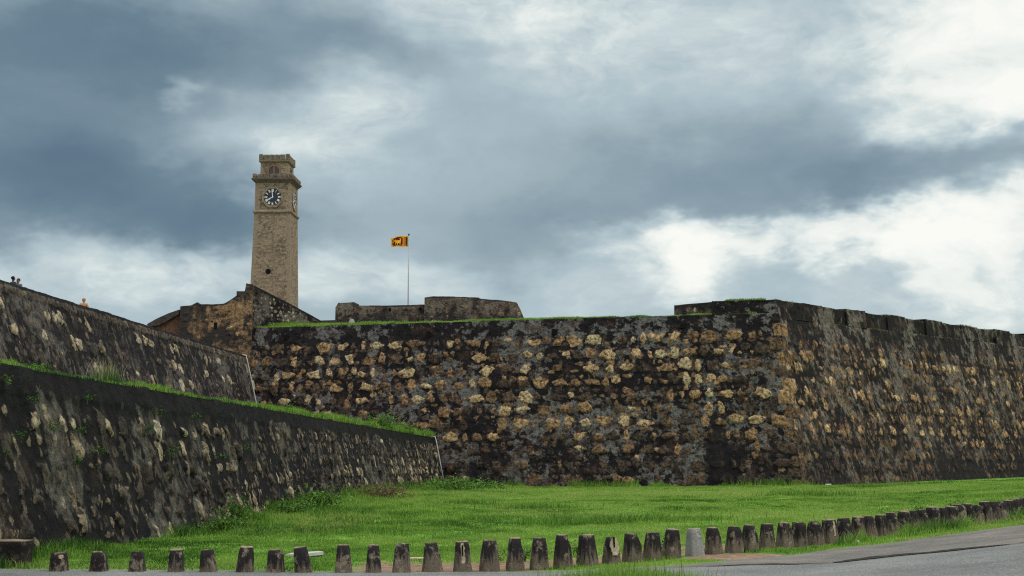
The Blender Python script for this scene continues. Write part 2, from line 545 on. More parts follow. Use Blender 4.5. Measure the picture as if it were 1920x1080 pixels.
def stone_field(U, V, stones):
    """U (nu,), V (nv,nu) metres -> sd, srnd, lift"""
    nv, nu = V.shape
    sd = np.full((nv, nu), -1.0)
    sr = np.zeros((nv, nu))
    lift = np.zeros((nv, nu))
    UU = np.broadcast_to(U, V.shape)
    vmean = V.mean(axis=1)
    for (pu, pv, tone, prot, ta, tb) in stones:
        i0, i1 = np.searchsorted(U, pu.min() - .25), np.searchsorted(U, pu.max() + .25)
        j0, j1 = np.searchsorted(vmean, pv.min() - .6), np.searchsorted(vmean, pv.max() + .6)
        if i1 <= i0 or j1 <= j0:
            continue
        u, v = UU[j0:j1, i0:i1], V[j0:j1, i0:i1]
        s = np.full(u.shape, 9.0)
        n = len(pu)
        ar = 0
        for a in range(n):
            b = (a + 1) % n
            ar += pu[a] * pv[b] - pu[b] * pv[a]
        sg = 1 if ar > 0 else -1
        for a in range(n):
            b = (a + 1) % n
            ex, ey = pu[b] - pu[a], pv[b] - pv[a]
            ln = math.hypot(ex, ey) + 1e-6
            s = np.minimum(s, sg * (ex * (v - pv[a]) - ey * (u - pu[a])) / ln)
        S, R_, Lf = sd[j0:j1, i0:i1], sr[j0:j1, i0:i1], lift[j0:j1, i0:i1]
        m = s > S
        S[m] = s[m]
        R_[m & (s > -.2)] = tone
        l = sst(-.02, .085, s) * prot * (1 + ta * (u - pu.mean()) * 2 + tb * (v - pv.mean()) * 2)
        Lf[:] = np.maximum(Lf, l)
    return sd, sr, lift


def wall(name, bot, top, thick, mat, fields, du=.09, dv=.08, parent=None, rough_top=.05, seed=1, amp=.10, edge=.35, caps=True):
    """battered masonry mass: front sheet displaced by its stones, flat top, back and ends; bot / top are matching polylines"""
    bot, top = [Vector(p) for p in bot], [Vector(p) for p in top]
    seg = [(bot[i + 1] - bot[i]).length for i in range(len(bot) - 1)]
    cum = np.concatenate([[0], np.cumsum(seg)])
    L = cum[-1]
    nu = max(4, int(L / du) + 1)
    U = np.linspace(0, L, nu)
    Bp = np.stack([np.interp(U, cum, [p[i] for p in bot]) for i in range(3)], 1)
    Tp = np.stack([np.interp(U, cum, [p[i] for p in top]) for i in range(3)], 1)
    Tp[:, 2] += (fbm(U * 1.1, U * 0 + seed, seed, 3) - .5) * 2 * rough_top
    Hs = np.linalg.norm(Tp - Bp, axis=1)
    nv = max(4, int(Hs.max() / dv) + 1)
    t = np.linspace(0, 1, nv)[:, None]
    V = t * Hs[None, :]
    X = Bp[None] * (1 - t[..., None]) + Tp[None] * t[..., None]
    tan_ = np.gradient(Bp, axis=0)
    tan_[:, 2] = 0
    tan_ /= np.linalg.norm(tan_, axis=1)[:, None]
    hn = np.stack([tan_[:, 1], -tan_[:, 0], tan_[:, 0] * 0], 1)       # outward when u runs left to right as seen from outside
    UU = np.broadcast_to(U, V.shape)
    f = fields(U, V, Hs)
    d = f['lift'] + (fbm(UU * .7, V * .7, seed + 3, 5) - .5) * 2 * amp + (fbm(UU * 2.6, V * 2.6, seed + 9, 4, .6) - .5) * amp * 1.1
    e = np.minimum(np.minimum(UU, L - UU) / edge, 1.0)
    d = d * np.clip(e, 0, 1)
    X = X + hn[None] * d[..., None]
    back_t = X[-1] - hn * thick
    back_b = np.array(back_t)
    back_b[:, 2] = Bp[:, 2]
    mid_t = X[-1] - hn * thick * .5 + np.array([0, 0, .03])
    rows = np.concatenate([X, mid_t[None], back_t[None], back_b[None]], 0)
    n_r = rows.shape[0]
    idx = np.arange(n_r * nu).reshape(n_r, nu)
    q = np.stack([idx[:-1, :-1], idx[:-1, 1:], idx[1:, 1:], idx[1:, :-1]], -1).reshape(-1, 4)
    pad = lambda a, v=None: np.concatenate([a, np.repeat(a[-1:], 3, 0) if v is None else np.full((3, nu), v)], 0)
    wuv = np.stack([pad(UU + f.get('off', (0, 0))[0] + (V + f.get('off', (0, 0))[1]) * f.get('shear', 0.0)), pad(V + f.get('off', (0, 0))[1]) + np.array([0] * nv + [thick * .5, thick, thick + 3])[:, None], np.zeros((n_r, nu))], -1)
    at = {'sd': ('FLOAT', pad(f['sd'], -1.0)), 'srnd': ('FLOAT', pad(f['srnd'])), 'stain': ('FLOAT', pad(f['stain'], .5)), 'wuv': ('FLOAT_VECTOR', wuv)}
    o = np_mesh(name, rows.reshape(-1, 3), q, mat, parent, True, at)
    if caps:
        bm = bmesh.new()
        bm.from_mesh(o.data)
        bm.verts.ensure_lookup_table()
        for k in (0, nu - 1):
            try:
                fc = bm.faces.new([bm.verts[int(i)] for i in (idx[:, k] if k else idx[::-1, k])])
                fc.smooth = False
            except ValueError:
                pass
        bm.to_mesh(o.data)
        bm.free()
    return o


def std_fields(stones, top_band=.0, top_amt=0.0, base_amt=0.0, streak=.3, seed=0, base_h=3.0, scale=.22):
    def f(U, V, Hs):
        sd, sr, lift = stone_field(U, V, stones)
        UU = np.broadcast_to(U, V.shape)
        D = Hs[None, :] - V
        st = (fbm(UU * .8, V * scale, seed, 4) - .5) * 2 * streak + (fbm(UU * .22, V * .2, seed + 5, 3) - .5) * streak * 2
        st = st + top_amt * (1 - sst(top_band * .75, top_band * 1.1, D + (fbm(UU * .9, V * .9, seed + 7, 3) - .5) * top_band))
        st = st + base_amt * (1 - sst(0, base_h, V + (fbm(UU * .5, V * .5, seed + 8, 3) - .5) * 2))
        return {'sd': sd, 'srnd': sr, 'lift': lift, 'stain': st + .22}
    return f


# ------------------------------------------------------------------ ground sheet
BX = [-60, 112, 185, 259, 332, 393, 460, 518, 571, 645, 701, 753, 811, 868, 918, 966, 1011, 1056, 1101, 1146, 1185, 1223, 1259, 1302, 1337,
      1376, 1405, 1437, 1470, 1497, 1527, 1555, 1583, 1608, 1629, 1653, 1674, 1693, 1713, 1730, 1748, 1766, 1783, 1799, 1817, 1833, 1848, 1862,
      1876, 1888, 1899, 1910, 1920, 2000][1:-1]
BT = [1037, 1035.5, 1032.5, 1030.5, 1028.5, 1027, 1030, 1025, 1021.5, 1022.5, 1018, 1016.5, 1015.5, 1012.5, 1009, 1008.5, 1004.5, 1002.5, 1006,
      999, 997, 993, 991, 989, 986.5, 984, 982, 980, 978, 976.5, 973, 971.5, 969, 967, 965, 961, 959, 957, 955, 951.5, 952, 949, 946, 945, 947.5, 941, 940,
      940, 938, 936.5, 934.5, 932.5, 931]
BY = lambda px: float(np.interp(px, [0, 112, 645, 752, 1056, 1338, 1470, 1652, 1920, 2100], [27.3, 27.1, 26.75, 26.8, 27.6, 30.3, 32.0, 35.0, 38.6, 41.0]))
bline = []
for px, ty in zip(BX, BT):
    p = P(px, ty, BY(px))
    bline.append((p.x, p.y, p.z))
bline = np.array(bline)

ROAD_PX = [(-700, 1067), (-300, 1067.5), (0, 1068), (400, 1071), (640, 1073.5), (900, 1073.5), (1100, 1069.5), (1280, 1061), (1380, 1051), (1480, 1042), (1600, 1026), (1760, 1006), (1920, 985),
           (2100, 960), (2300, 934)]
NEW_PX = [(1200, 1069), (1290, 1065.5), (1447, 1061.5), (1580, 1056.5), (1667, 1047.5), (1800, 1034.5), (1920, 1020), (2100, 996), (2300, 968)]
redge = np.array([ground_at(*p)[:] for p in ROAD_PX])
nedge = np.array([ground_at(*p)[:] for p in NEW_PX])


def dense(poly, n):
    c = np.concatenate([[0], np.cumsum(np.linalg.norm(np.diff(poly, axis=0), axis=1))])
    s = np.linspace(0, c[-1], n)
    return np.stack([np.interp(s, c, poly[:, i]) for i in range(poly.shape[1])], 1)


def dist_poly(X, Y, poly):
    best = np.full(np.shape(X), 1e9)
    for a, b in zip(poly[:-1], poly[1:]):
        ex, ey = b[0] - a[0], b[1] - a[1]
        t = np.clip(((X - a[0]) * ex + (Y - a[1]) * ey) / (ex * ex + ey * ey + 1e-9), 0, 1)
        best = np.minimum(best, np.hypot(X - a[0] - t * ex, Y - a[1] - t * ey))
    return best


def road_edge_y(X):
    return np.interp(X, redge[:, 0], redge[:, 1])


def bol_y(X):
    return np.interp(X, bline[:, 0], bline[:, 1])


def dirt(X, Y):
    """bare red earth: a worn path just behind the posts and patches along the verge"""
    n = fbm(X * .9, Y * .9, 41, 4)
    pth = sst(1.9, .8, np.abs(Y - bol_y(X) - 1.8 + 1.2 * (fbm(X * .35, Y * 0, 43, 2) - .5))) * sst(-4.0, -2.0, X) * (1 - sst(4.2, 6.0, X))
    v1 = sst(.55, .2, np.abs(Y - bol_y(X) + .35)) * sst(.42, .56, fbm(X * .8, Y * .4, 47, 3)) * sst(-4, -2, X) * (1 - sst(8, 10, X))
    v2 = sst(.9, .3, np.hypot((X - 4.7) / 1.1, (Y - 29.6) / .9) * .6)
    edge = sst(.25, .05, np.abs(Y - road_edge_y(X) - .05)) * .9
    return np.clip(np.maximum.reduce([pth * sst(.32, .46, n) * 1.15, v1, v2, edge * sst(.4, .55, fbm(X * 2.2, Y * 2.2, 49, 3))]), 0, 1)


xs = np.concatenate([-np.geomspace(3000, 22, 40), np.arange(-21, 60, .3), np.geomspace(61, 3000, 40)])
ys = np.concatenate([-np.geomspace(600, 3, 20), np.arange(-2, 19, .6), np.arange(19, 44, .2), np.arange(44, 135, .4), np.geomspace(136, 4000, 50)])
GX, GY = np.meshgrid(xs, ys)
GZ = zg(GX, GY)
near = sst(20, 26, GY) * (1 - sst(110, 130, GY))
GZ = GZ + near * ((fbm(GX * .45, GY * .45, 3, 4) - .5) * .16) * sst(.3, 2.5, GY - road_edge_y(GX))
idx = np.arange(GX.size).reshape(GX.shape)
q = np.stack([idx[:-1, :-1], idx[:-1, 1:], idx[1:, 1:], idx[1:, :-1]], -1).reshape(-1, 4)
M_GROUND, g = new_mat('lawn_soil')
oc = g.n('ShaderNodeTexCoord', out='Object')
n1 = g.noise(oc, .25, 5, .6)
n2 = g.noise(oc, 3.0, 6, .65)
gc = g.ramp(g.math('ADD', g.math('MULTIPLY', n1, .6), g.math('MULTIPLY', n2, .4)), [(.35, (.045, .110, .017)), (.5, (.098, .205, .028)), (.65, (.160, .270, .045))])
dc = g.ramp(g.noise(oc, 5.0, 7, .65), [(.3, (.105, .068, .046)), (.55, (.205, .135, .092)), (.75, (.32, .24, .17))])
da = g.math('ADD', g.attr('dirt'), g.math('MULTIPLY', g.math('SUBTRACT', n2, .5), 1.3))
finish(g, g.mix(g.step(da, .35, .6), gc, dc), .95, n2, .5, .05, .1)
ground = np_mesh('ground', np.stack([GX, GY, GZ], -1).reshape(-1, 3), q, M_GROUND, None, True, {'dirt': ('FLOAT', dirt(GX, GY))})
tag(ground, kind='structure')

# ------------------------------------------------------------------ road
M_OLD, g = new_mat('old_asphalt')
oc = g.n('ShaderNodeTexCoord', out='Object')
a1 = g.noise(oc, .8, 6, .65)
a2 = g.noise(oc, 22.0, 5, .7)
c = g.ramp(a1, [(.3, (.085, .080, .074)), (.55, (.135, .124, .110)), (.72, (.19, .165, .14))])
c = g.mix(1.0, c, g.ramp(a2, [(.3, (.55,) * 3), (.7, (1.45,) * 3)]), 'MULTIPLY')
finish(g, c, .95, a2, .6, .02, .2)
M_NEW, g = new_mat('newer_asphalt')
oc = g.n('ShaderNodeTexCoord', out='Object')
a1 = g.noise(oc, .5, 5, .6)
a2 = g.noise(oc, 30.0, 5, .7)
c = g.ramp(a1, [(.3, (.105, .108, .106)), (.7, (.165, .168, .162))])
c = g.mix(1.0, c, g.ramp(a2, [(.36, (.5,) * 3), (.62, (1.5,) * 3)]), 'MULTIPLY')
c = g.mix(g.step(g.noise(g.vmath('MULTIPLY', oc, (.35, 1.6, 1)), 1.0, 6, .65), .52, .68, 0, .5), c, (.085, .085, .083))
finish(g, c, .92, a2, .7, .02, .2)


def strip(name, far, near_off, mat, lift, jag, seed, kind='structure'):
    d = dense(far, 420)
    s = np.linspace(0, 1, 26)[:, None]
    jy = (fbm(d[:, 0] * 1.3, d[:, 1] * 1.3, seed, 4) - .5) * 2 * jag
    Yf = d[:, 1] + jy
    X = np.broadcast_to(d[:, 0], (26, 420))
    Y = Yf[None] * (1 - s) + (near_off(d[:, 0], Yf))[None] * s
    Z = zg(X, Y) + lift
    ix = np.arange(X.size).reshape(X.shape)
    qq = np.stack([ix[:-1, :-1], ix[1:, :-1], ix[1:, 1:], ix[:-1, 1:]], -1).reshape(-1, 4)
    return tag(np_mesh(name, np.stack([X, Y, Z], -1).reshape(-1, 3), qq, mat, None, True), kind=kind)


near_edge = lambda X, Yf: np.maximum(24.4 - 2.2 * np.maximum(X - 3.0, 0), 9.0) - .0 * Yf
def far_shift(X, Yf):
    return np.minimum(near_edge(X, Yf), Yf - .5)
strip('road_shoulder', redge, far_shift, M_OLD, .010, .10, 61)
strip('road', np.concatenate([redge[:6] + np.array([0, -.02, 0]), nedge]), far_shift, M_NEW, .016, .03, 67)
# flat dark strip painting the shaded gap where the newer surface stops short of the old one
M_SEAM = simple('broken_seam', (.020, .018, .017), .95, .5, 8, .15, bstr=.8)
bm = bmesh.new()
seam = dense(nedge, 500)
for (x0, x1, wmax, sd0) in ((3.6, 6.1, .22, 3), (6.0, 9.4, .62, 5), (9.2, 14.5, .20, 7)):
    m = (seam[:, 0] >= x0) & (seam[:, 0] <= x1)
    pts = seam[m]
    t = np.linspace(0, 1, len(pts))
    w = wmax * np.sin(np.pi * t) ** .6 * (.35 + .9 * fbm(pts[:, 0] * 3.0, t * 0, sd0, 3))
    off = .06 + .30 * fbm(pts[:, 0] * 1.1, t * 0 + 3, sd0 + 1, 3) * np.sin(np.pi * t)
    lo = [bm.verts.new((p[0], p[1] + o, zgf(p[0], p[1] + o) + .021)) for p, o in zip(pts, off)]
    hi = [bm.verts.new((p[0], p[1] + o + a, zgf(p[0], p[1] + o + a) + .021)) for p, o, a in zip(pts, off, w)]
    for i in range(len(pts) - 1):
        bm.faces.new((lo[i], lo[i + 1], hi[i + 1], hi[i]))
tag(bm_obj('road_seam', bm, M_SEAM), kind='structure')

# ------------------------------------------------------------------ great bastion wall: curtain, flank, parapet, merlons
bastion = tag(empty('bastion_wall', (COR_B.x, COR_B.y, .3)),
              'huge dark rubble bastion wall studded with rows of tan stones above the lawn', 'fort wall')
bastion_loc = Vector(bastion.location)


def under(o, parent):
    """parent without moving"""
    o.parent = parent
    o.matrix_parent_inverse = Matrix.Translation(-Vector(parent.location)) if parent.rotation_euler.z == 0 else (Matrix.Translation(parent.location) @ Matrix.Rotation(parent.rotation_euler.z, 4, 'Z')).inverted()
    return o


r1 = np.random.default_rng(3)
cl_b, cl_t = curtain(-26.0, .0), curtain(-26.0, ZTOP)
Lc = (COR_B - cl_b).length
Hc = (cl_t - cl_b).length
keepc = lambda u, v: (1.0 if v > 4.5 else .80) * (.97 if 1.2 < Hc - v else .25)
sts = make_stones(Lc - .8, Hc, 1.06, r1, .35, 1.15, .90, .45, 1.5, keepc, (.55, 1.02))
sts += [(s[0], s[1], s[2] * r1.choice([.3, .42, .62]), s[3] * .6, s[4], s[5]) for s in make_stones(Lc - 1.0, Hc, .52, r1, .2, 1.3, .74, .2, .8, None, (.5, 1.1), (.01, .06))]
# the lower courses are duller
sts = [(a, b, (t * (.30 + .70 * float(sst(2.5, 6.0, b.mean()))) if r1.random() < .85 else t), p, x, y) for (a, b, t, p, x, y) in sts]
v = .1
k = 0
quo_c, quo_r = [], []
while v < Hc - 1.4:
    h = r1.uniform(.7, 1.25)
    wq = (1.0 if k % 2 else .62) + r1.normal(0, .10)
    tq = float(np.clip(r1.normal(.33, .14), .08, .6)) * (1.0 if v > 4 else .8)
    quo_c.append(quad_stone(Lc - wq, Lc + .02, v + .06, v + h - .06, r1, tq, .05))
    quo_r.append(quad_stone(-.02, 1.55 - wq, v + .06, v + h - .06, r1, tq * r1.uniform(.7, 1.1), .05))
    v += h
    k += 1


def curtain_fields(U, V, Hs):
    f = std_fields(sts + quo_c, .0, 0.0, .10, .34, 5)(U, V, Hs)
    UU = np.broadcast_to(U, V.shape)
    D = Hs[None] - V
    # smooth grey render along the top, black weeping under it
    f['stain'] += .16 * sst(.9, 1.6, D) * (1 - sst(2.0, 4.5, D)) - .22 * (1 - sst(.8, 1.3, D))
    f['stain'] += .34 * sst(.52, .70, fbm(UU * .16, V * .12, 77, 3)) - .12
    f['stain'] += .75 * (fbm(UU * .95, V * .09, 79, 3) - .5)
    f['stain'] -= .34 * (f['sd'] > .02) * sst(3.0, 6.5, V)
    return f


o = wall('curtain_face', [cl_b, COR_B], [cl_t, COR_T], 3.0, M_CURTAIN, curtain_fields, .085, .08, None, .05, 2, .10)
under(o, bastion)

Lr = 75.0
fr_b, fr_t = COR_B, Vector(COR_T)
PAR_L = PAR_Z - 1.35
fr_t2 = Vector((COR_T.x - .02, COR_T.y + .1, PAR_L))
far_b = COR_B + DR * Lr
far_t = Vector((fr_t2.x, fr_t2.y, PAR_L)) + DR * Lr
Hr = PAR_L - .3
r2 = np.random.default_rng(8)
stf = make_stones(Lr, Hr, .95, r2, .25, 1.3, .78, .28, 1.0, lambda u, v: .85 if v < Hr - 2.2 else .45, (.5, 1.05), (.04, .13), .22)
stf += [(s[0], s[1], s[2] * .6, s[3] * .5, s[4], s[5]) for s in make_stones(Lr, Hr, .5, r2, .2, 1.0, .66, .15, .5, None, (.5, 1.3), (.02, .08), .22)]
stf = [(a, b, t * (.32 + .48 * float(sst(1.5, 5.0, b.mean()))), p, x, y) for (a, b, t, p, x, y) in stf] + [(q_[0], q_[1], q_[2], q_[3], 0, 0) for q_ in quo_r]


def flank_at(s0, v0, dark=0.0):
    def f(U, V, Hs):
        k = flank_fields(U + s0, V + v0, Hs + v0)
        k['stain'] = k['stain'] + dark
        k['off'] = (s0, v0)
        return k
    return f


def flank_fields(U, V, Hs):
    f = std_fields(stf, .0, 0.0, .22, .36, 13, 4.5)(U, V, Hs)
    UU = np.broadcast_to(U, V.shape)
    slant = UU - (17.0 - .38 * V)  # tone steps across a slanting line; the face itself stays flat
    f['stain'] += .24 * sst(-.4, 2.0, slant) - .10 * (1 - sst(-2, 1, slant)) - .26 * np.exp(-((slant + .5) / .9) ** 2)
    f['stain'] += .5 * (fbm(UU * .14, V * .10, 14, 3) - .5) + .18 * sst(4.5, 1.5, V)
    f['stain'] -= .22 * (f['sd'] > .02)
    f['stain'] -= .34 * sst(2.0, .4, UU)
    f['shear'] = .22
    return f


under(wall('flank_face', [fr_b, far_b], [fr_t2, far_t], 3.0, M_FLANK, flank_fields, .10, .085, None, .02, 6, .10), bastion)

small = lambda L, H, seed, fill=.6, row=.5, st=.0, tone=1.0: std_fields(
    [(s[0], s[1], s[2] * tone, s[3] * .5, s[4], s[5]) for s in make_stones(L, H, row, np.random.default_rng(seed), .1, .15, fill, .25, .8)], .3, .25, 0, .3 + st, seed)
# corner parapet on the curtain side
pl = curtain(P(1335, 564, 104.0).x, ZTOP - .05)
pr = Vector((COR_T.x - .03, COR_T.y + .12, ZTOP - .05))
up = Vector((0, .12, 0))
under(wall('parapet', [pl, pr], [Vector((pl.x, pl.y + .12, P(1337, 564, pl.y).z)), Vector((pr.x, pr.y + .1, PAR_Z))], 2.2, M_CURTAIN, small(6, 1.1, 21, .15), .08, .08, None, .03, 9, .06), bastion)
# return of the parapet further back
ra, rb = P(1264, 590, 109.0), P(1342, 590, 107.0)
under(wall('parapet', [Vector((ra.x, 109.0, 12.9)), Vector((rb.x, 107.0, 12.9))], [P(1264, 572.5, 109.0), P(1342, 565, 107.0)], 1.2, M_BATTERY, small(6, 1.6, 23, .25), .09, .08, None, .03, 10, .05), bastion)
# merlons along the flank, with walled-up embrasures set back between them
s_m = 0.02
HF = (fr_t2 - fr_b).length
for i in range(12):
    L = 5.9 if i == 0 else 2.75
    a = fr_t2 + DR * s_m
    b = fr_t2 + DR * (s_m + L)
    bot = [Vector((a.x, a.y, PAR_L - .02)), Vector((b.x, b.y, PAR_L - .02))]
    lean = Vector((-.10, .10, 0))
    dz = rnd.uniform(-.05, .04) if i else 0.0
    top = [Vector((a.x, a.y, PAR_Z + dz)) + lean, Vector((b.x, b.y, PAR_Z - .03 + dz + rnd.uniform(-.05, .03))) + lean]
    under(wall('merlon', bot, top, 2.0, M_FLANK, flank_at(s_m, HF), .10, .08, None, .05, 40 + i, .08, .10), bastion)
    s_m += L
    g0 = fr_t2 + DR * (s_m - .1) + Vector((-DR.y, DR.x, 0)) * .20
    g1 = fr_t2 + DR * (s_m + 3.3) + Vector((-DR.y, DR.x, 0)) * .20
    bot = [Vector((g0.x, g0.y, PAR_L - .1)), Vector((g1.x, g1.y, PAR_L - .1))]
    zt = PAR_Z - .08 + rnd.uniform(-.06, .05)
    top = [Vector((g0.x, g0.y, zt)) + lean * .5, Vector((g1.x, g1.y, zt - .04)) + lean * .5]
    under(wall('embrasure_wall', bot, top, 1.0, M_FLANK, flank_at(s_m - .1, HF, .0), .10, .08, None, .07, 80 + i, .08, .10), bastion)
    s_m += 3.2

# weep holes near the top of the curtain
for px, py in ((537, 632), (805, 627), (1040, 622), (1281, 611)):
    for _ in range(3):
        pass
    x = (px - 960) / F
    lo, hi = -25.0, 20.0
    z = ZTOP
    for _ in range(40):
        c_ = curtain((lo + hi) / 2, z)
        dpt = c_.y * CP + (c_.z - CZ) * SP
        lo, hi = ((lo + hi) / 2, hi) if c_.x / dpt < x else (lo, (lo + hi) / 2)
        z = P(px, py, c_.y).z
    bm = bmesh.new()
    add_prism(bm, [c_ + Vector((a_ * .2 + rnd.uniform(-.03, .03), -.13, b_ * .2 + rnd.uniform(-.03, .03))) for a_, b_ in ((-1, -1), (1, -1), (1.1, .8), (-.9, 1))], (0, .5, 0))
    under(bm_obj('weep_hole', bm, M_HOLE), bastion)

# ------------------------------------------------------------------ lower and upper long walls
r3 = np.random.default_rng(17)
lb0, lt0 = along(LOW_B, 20.0), along(LOW_T, 20.0)
lb0.z = -.25
LOW_B2 = Vector((LOW_B.x, LOW_B.y + 1.5, .2))
LOW_T2 = Vector((LOW_T.x, LOW_T.y + 1.5, LOW_T.z))
LB = [Vector((along(LOW_B, y).x, y, -.25 + .45 * float(sst(38, 70, y)))) for y in (20, 38, 50, 60, 70, LOW_B2.y)]
LT = [along(LOW_T, y) for y in (20, 38, 50, 60, 70, LOW_T2.y)]
Ll = (LB[-1] - LB[0]).length
Hl = 4.6
stl = make_stones(Ll, Hl, .58, r3, .1, .85, .44, .22, .70, None, (.6, 1.5), (.03, .14), .42)
stl = [(a, b, (.45 + .55 * t if r3.random() < .12 + .75 * float(sst(.52, .66, fbm(np.array(a.mean() * .16), np.array(b.mean() * .35), 93, 3))) else t * .30), p, x, y) for (a, b, t, p, x, y) in stl]
stl += [(s[0], s[1], s[2] * .7, s[3], s[4], s[5]) for s in make_stones(Ll, Hl, .30, r3, .1, .9, .50, .10, .34, None, (.5, 1.4), (.02, .08), .42)]


def lower_fields(U, V, Hs):
    f = std_fields(stl, .55, .80, .10, .44, 25, 1.0, .18)(U, V, Hs)
    D = Hs[None] - V
    UU_ = np.broadcast_to(U, V.shape)
    f['lift'] = f['lift'] + .035 * (1 - sst(.55, .75, D))          # the coping band stands proud
    f['sd'] = np.where(D < .52, np.minimum(f['sd'], -.2), f['sd'])
    f['shear'] = .38
    f['stain'] += .03 + .55 * (fbm(UU_ * .25, V * .12, 97, 3) - .5) + (.15) * (1 - sst(.6, 1.3, D + 1.2 * (fbm(np.broadcast_to(U, V.shape) * .7 + V * .5, V * .2, 99, 3) - .5)))
    return f


low = wall('lower_rampart_wall', LB, LT, 1.4, M_LOWER, lower_fields, .10, .055, None, .035, 27, .09, .5)
tag(low, 'low long sloping black rubble wall with grassy top nearest the road', 'fort wall')

r4 = np.random.default_rng(19)
UB = [along(UP_B, 30.0), along(UP_B, UP_B.y + 1.0)]
UT = [along(UP_T, 30.0), along(UP_T, UP_T.y + 1.0)]
Lu, Hu = (UB[1] - UB[0]).length, (UT[1] - UB[1]).length
stu = make_stones(Lu, Hu, 1.25, r4, .4, 1.0, .36, .5, 1.25, None, (.45, .9), (.04, .12), .35)
stu = [(a, b, (.75 + .25 * t) if r4.random() < .6 else t * .5, p, x, y) for (a, b, t, p, x, y) in stu]
stu += [(s[0], s[1], s[2] * .55, s[3] * .6, s[4], s[5]) for s in make_stones(Lu, Hu, .42, r4, .1, .9, .40, .15, .6, None, (.4, 1.4), (.02, .08), .35)]
# coping: one row of squarish stones under the top edge
v_ = Hu - .62
u_ = 0.0
while u_ < Lu:
    w_ = r4.uniform(.35, .8)
    stu.append(quad_stone(u_ + .04, u_ + w_ - .04, v_, v_ + .42, r4, r4.uniform(.12, .42), .06))
    u_ += w_


def upper_fields(U, V, Hs):
    f = std_fields(stu, .16, .9, .0, .36, 35, 1.0, .2)(U, V, Hs)
    f['stain'] -= .35 * (f['srnd'] > .72) * (f['sd'] > .0)
    f['shear'] = .2
    return f


upw = wall('upper_rampart_wall', UB, UT, 1.0, M_UPPER, upper_fields, .11, .065, None, .04, 37, .08, .5)
tag(upw, 'higher long grey black rubble wall set back behind the grassy ledge', 'fort wall')

# ground carried by the walls
M_FILL = simple('rampart_earth', (.075, .066, .048), .95, .5, 1.0, .1, bstr=.5)
bm = bmesh.new()
t0, t1 = along(LOW_T, 18.0), along(LOW_T, LOW_T.y + 1.2)
u0, u1 = along(UP_B, 18.0), along(UP_B, UP_B.y + 1.0)
vs = [bm.verts.new(p) for p in (t0 + Vector((-.7, 0, -.06)), t1 + Vector((-.7, 0, -.06)), Vector((u1.x - .6, u1.y, LOW_T.z + .25)), Vector((u0.x - .6, u0.y, LOW_T.z + .25)))]
bm.faces.new(vs)
tag(bm_obj('grass_terrace', bm, M_FILL), kind='structure')
bm = bmesh.new()
a0, a1 = along(UP_T, 18.0), along(UP_T, UP_T.y + 2)
vs = [bm.verts.new(p) for p in (a0 + Vector((-.8, 0, -1.25)), a1 + Vector((-.8, 0, -1.25)), a1 + Vector((-60, 8, -1.25)), a0 + Vector((-60, 0, -1.25)))]
bm.faces.new(vs)
tag(bm_obj('rampart_walk', bm, M_FILL), kind='structure')

# fill behind the curtain: a low bank at the wall's edge, then level ground
xs2 = np.linspace(-26, 19.0, 120)
offs = np.array([.5, 1.2, 2.2, 4, 8, 16, 30, 60])
FX = np.broadcast_to(xs2, (8, 120))
rise = np.interp(xs2, [-26, -21, -10, 5, 19], [.42, .50, .30, .18, .10])
prof = np.array([.0, .55, 1.0, 1.08, 1.0, .95, .9, .9])
FY = np.stack([np.array([curtain(x, ZTOP).y for x in xs2]) + o_ for o_ in offs])
FZ = ZTOP - .03 + prof[:, None] * (rise[None] * (.7 + .6 * fbm(FX * .5, FY * .3, 71, 3)))
FX = FX + (offs[:, None] > 20) * (FX + 4) * .6
ix = np.arange(FX.size).reshape(FX.shape)
qq = np.stack([ix[:-1, :-1], ix[:-1, 1:], ix[1:, 1:], ix[1:, :-1]], -1).reshape(-1, 4)
tag(np_mesh('rampart_ground', np.stack([FX, FY, FZ], -1).reshape(-1, 3), qq, M_GROUND, None, True, {'dirt': ('FLOAT', np.broadcast_to((offs[:, None] > 3) * 1.0, FX.shape))}), kind='structure')  # far part set to bare earth to keep green bounce off the tower
bm = bmesh.new()
p_ = [fr_t2 + DR * 1.0 + Vector((-1.6, 1.8, 0)), fr_t2 + DR * 74 + Vector((-1.6, 1.8, 0)), fr_t2 + DR * 74 + Vector((-70, 40, 0)), Vector((19.3, 160, fr_t2.z))]
bm.faces.new([bm.verts.new(Vector((p.x, p.y, fr_t2.z - .08))) for p in p_])
tag(bm_obj('bastion_ground', bm, M_FILL), kind='structure')

# ------------------------------------------------------------------ gatehouse ruin beside the tower
gate = tag(empty('gatehouse', (P(420, 600, 114).x, 114.0, 10.0)), 'ruined ochre plastered gatehouse wall below the clock tower with small slot window', 'ruin')
YG = 112.7
gx = [338, 361, 369, 378, 420, 445, 459.5, 460.5, 474]
gy = [574.5, 571.5, 568, 571.5, 569, 553, 547, 530.5, 533.5]
gt = [P(a, b, YG + (a - 338) * .004) for a, b in zip(gx, gy)]
gb = [Vector((p.x, p.y - .25, 8.0)) for p in gt]
Lg = (gb[-1] - gb[0]).length
rg = np.random.default_rng(51)
stg = [(s[0], s[1], s[2] * .7, s[3] * .5, s[4], s[5]) for s in make_stones(Lg, 9, .55, rg, .1, .2, .30, .25, .8)]


def gate_fields(U, V, Hs):
    f = std_fields(stg, .15, .5, .0, .30, 45, 1.0, .35)(U, V, Hs)
    UU = np.broadcast_to(U, V.shape)
    f['stain'] += .26 - .34 * sst(2.4, 4.4, UU + (V - 4) * .25) + .40 * sst(.5, .64, fbm(UU * .6, V * .6, 91, 4)) - .1
    return f


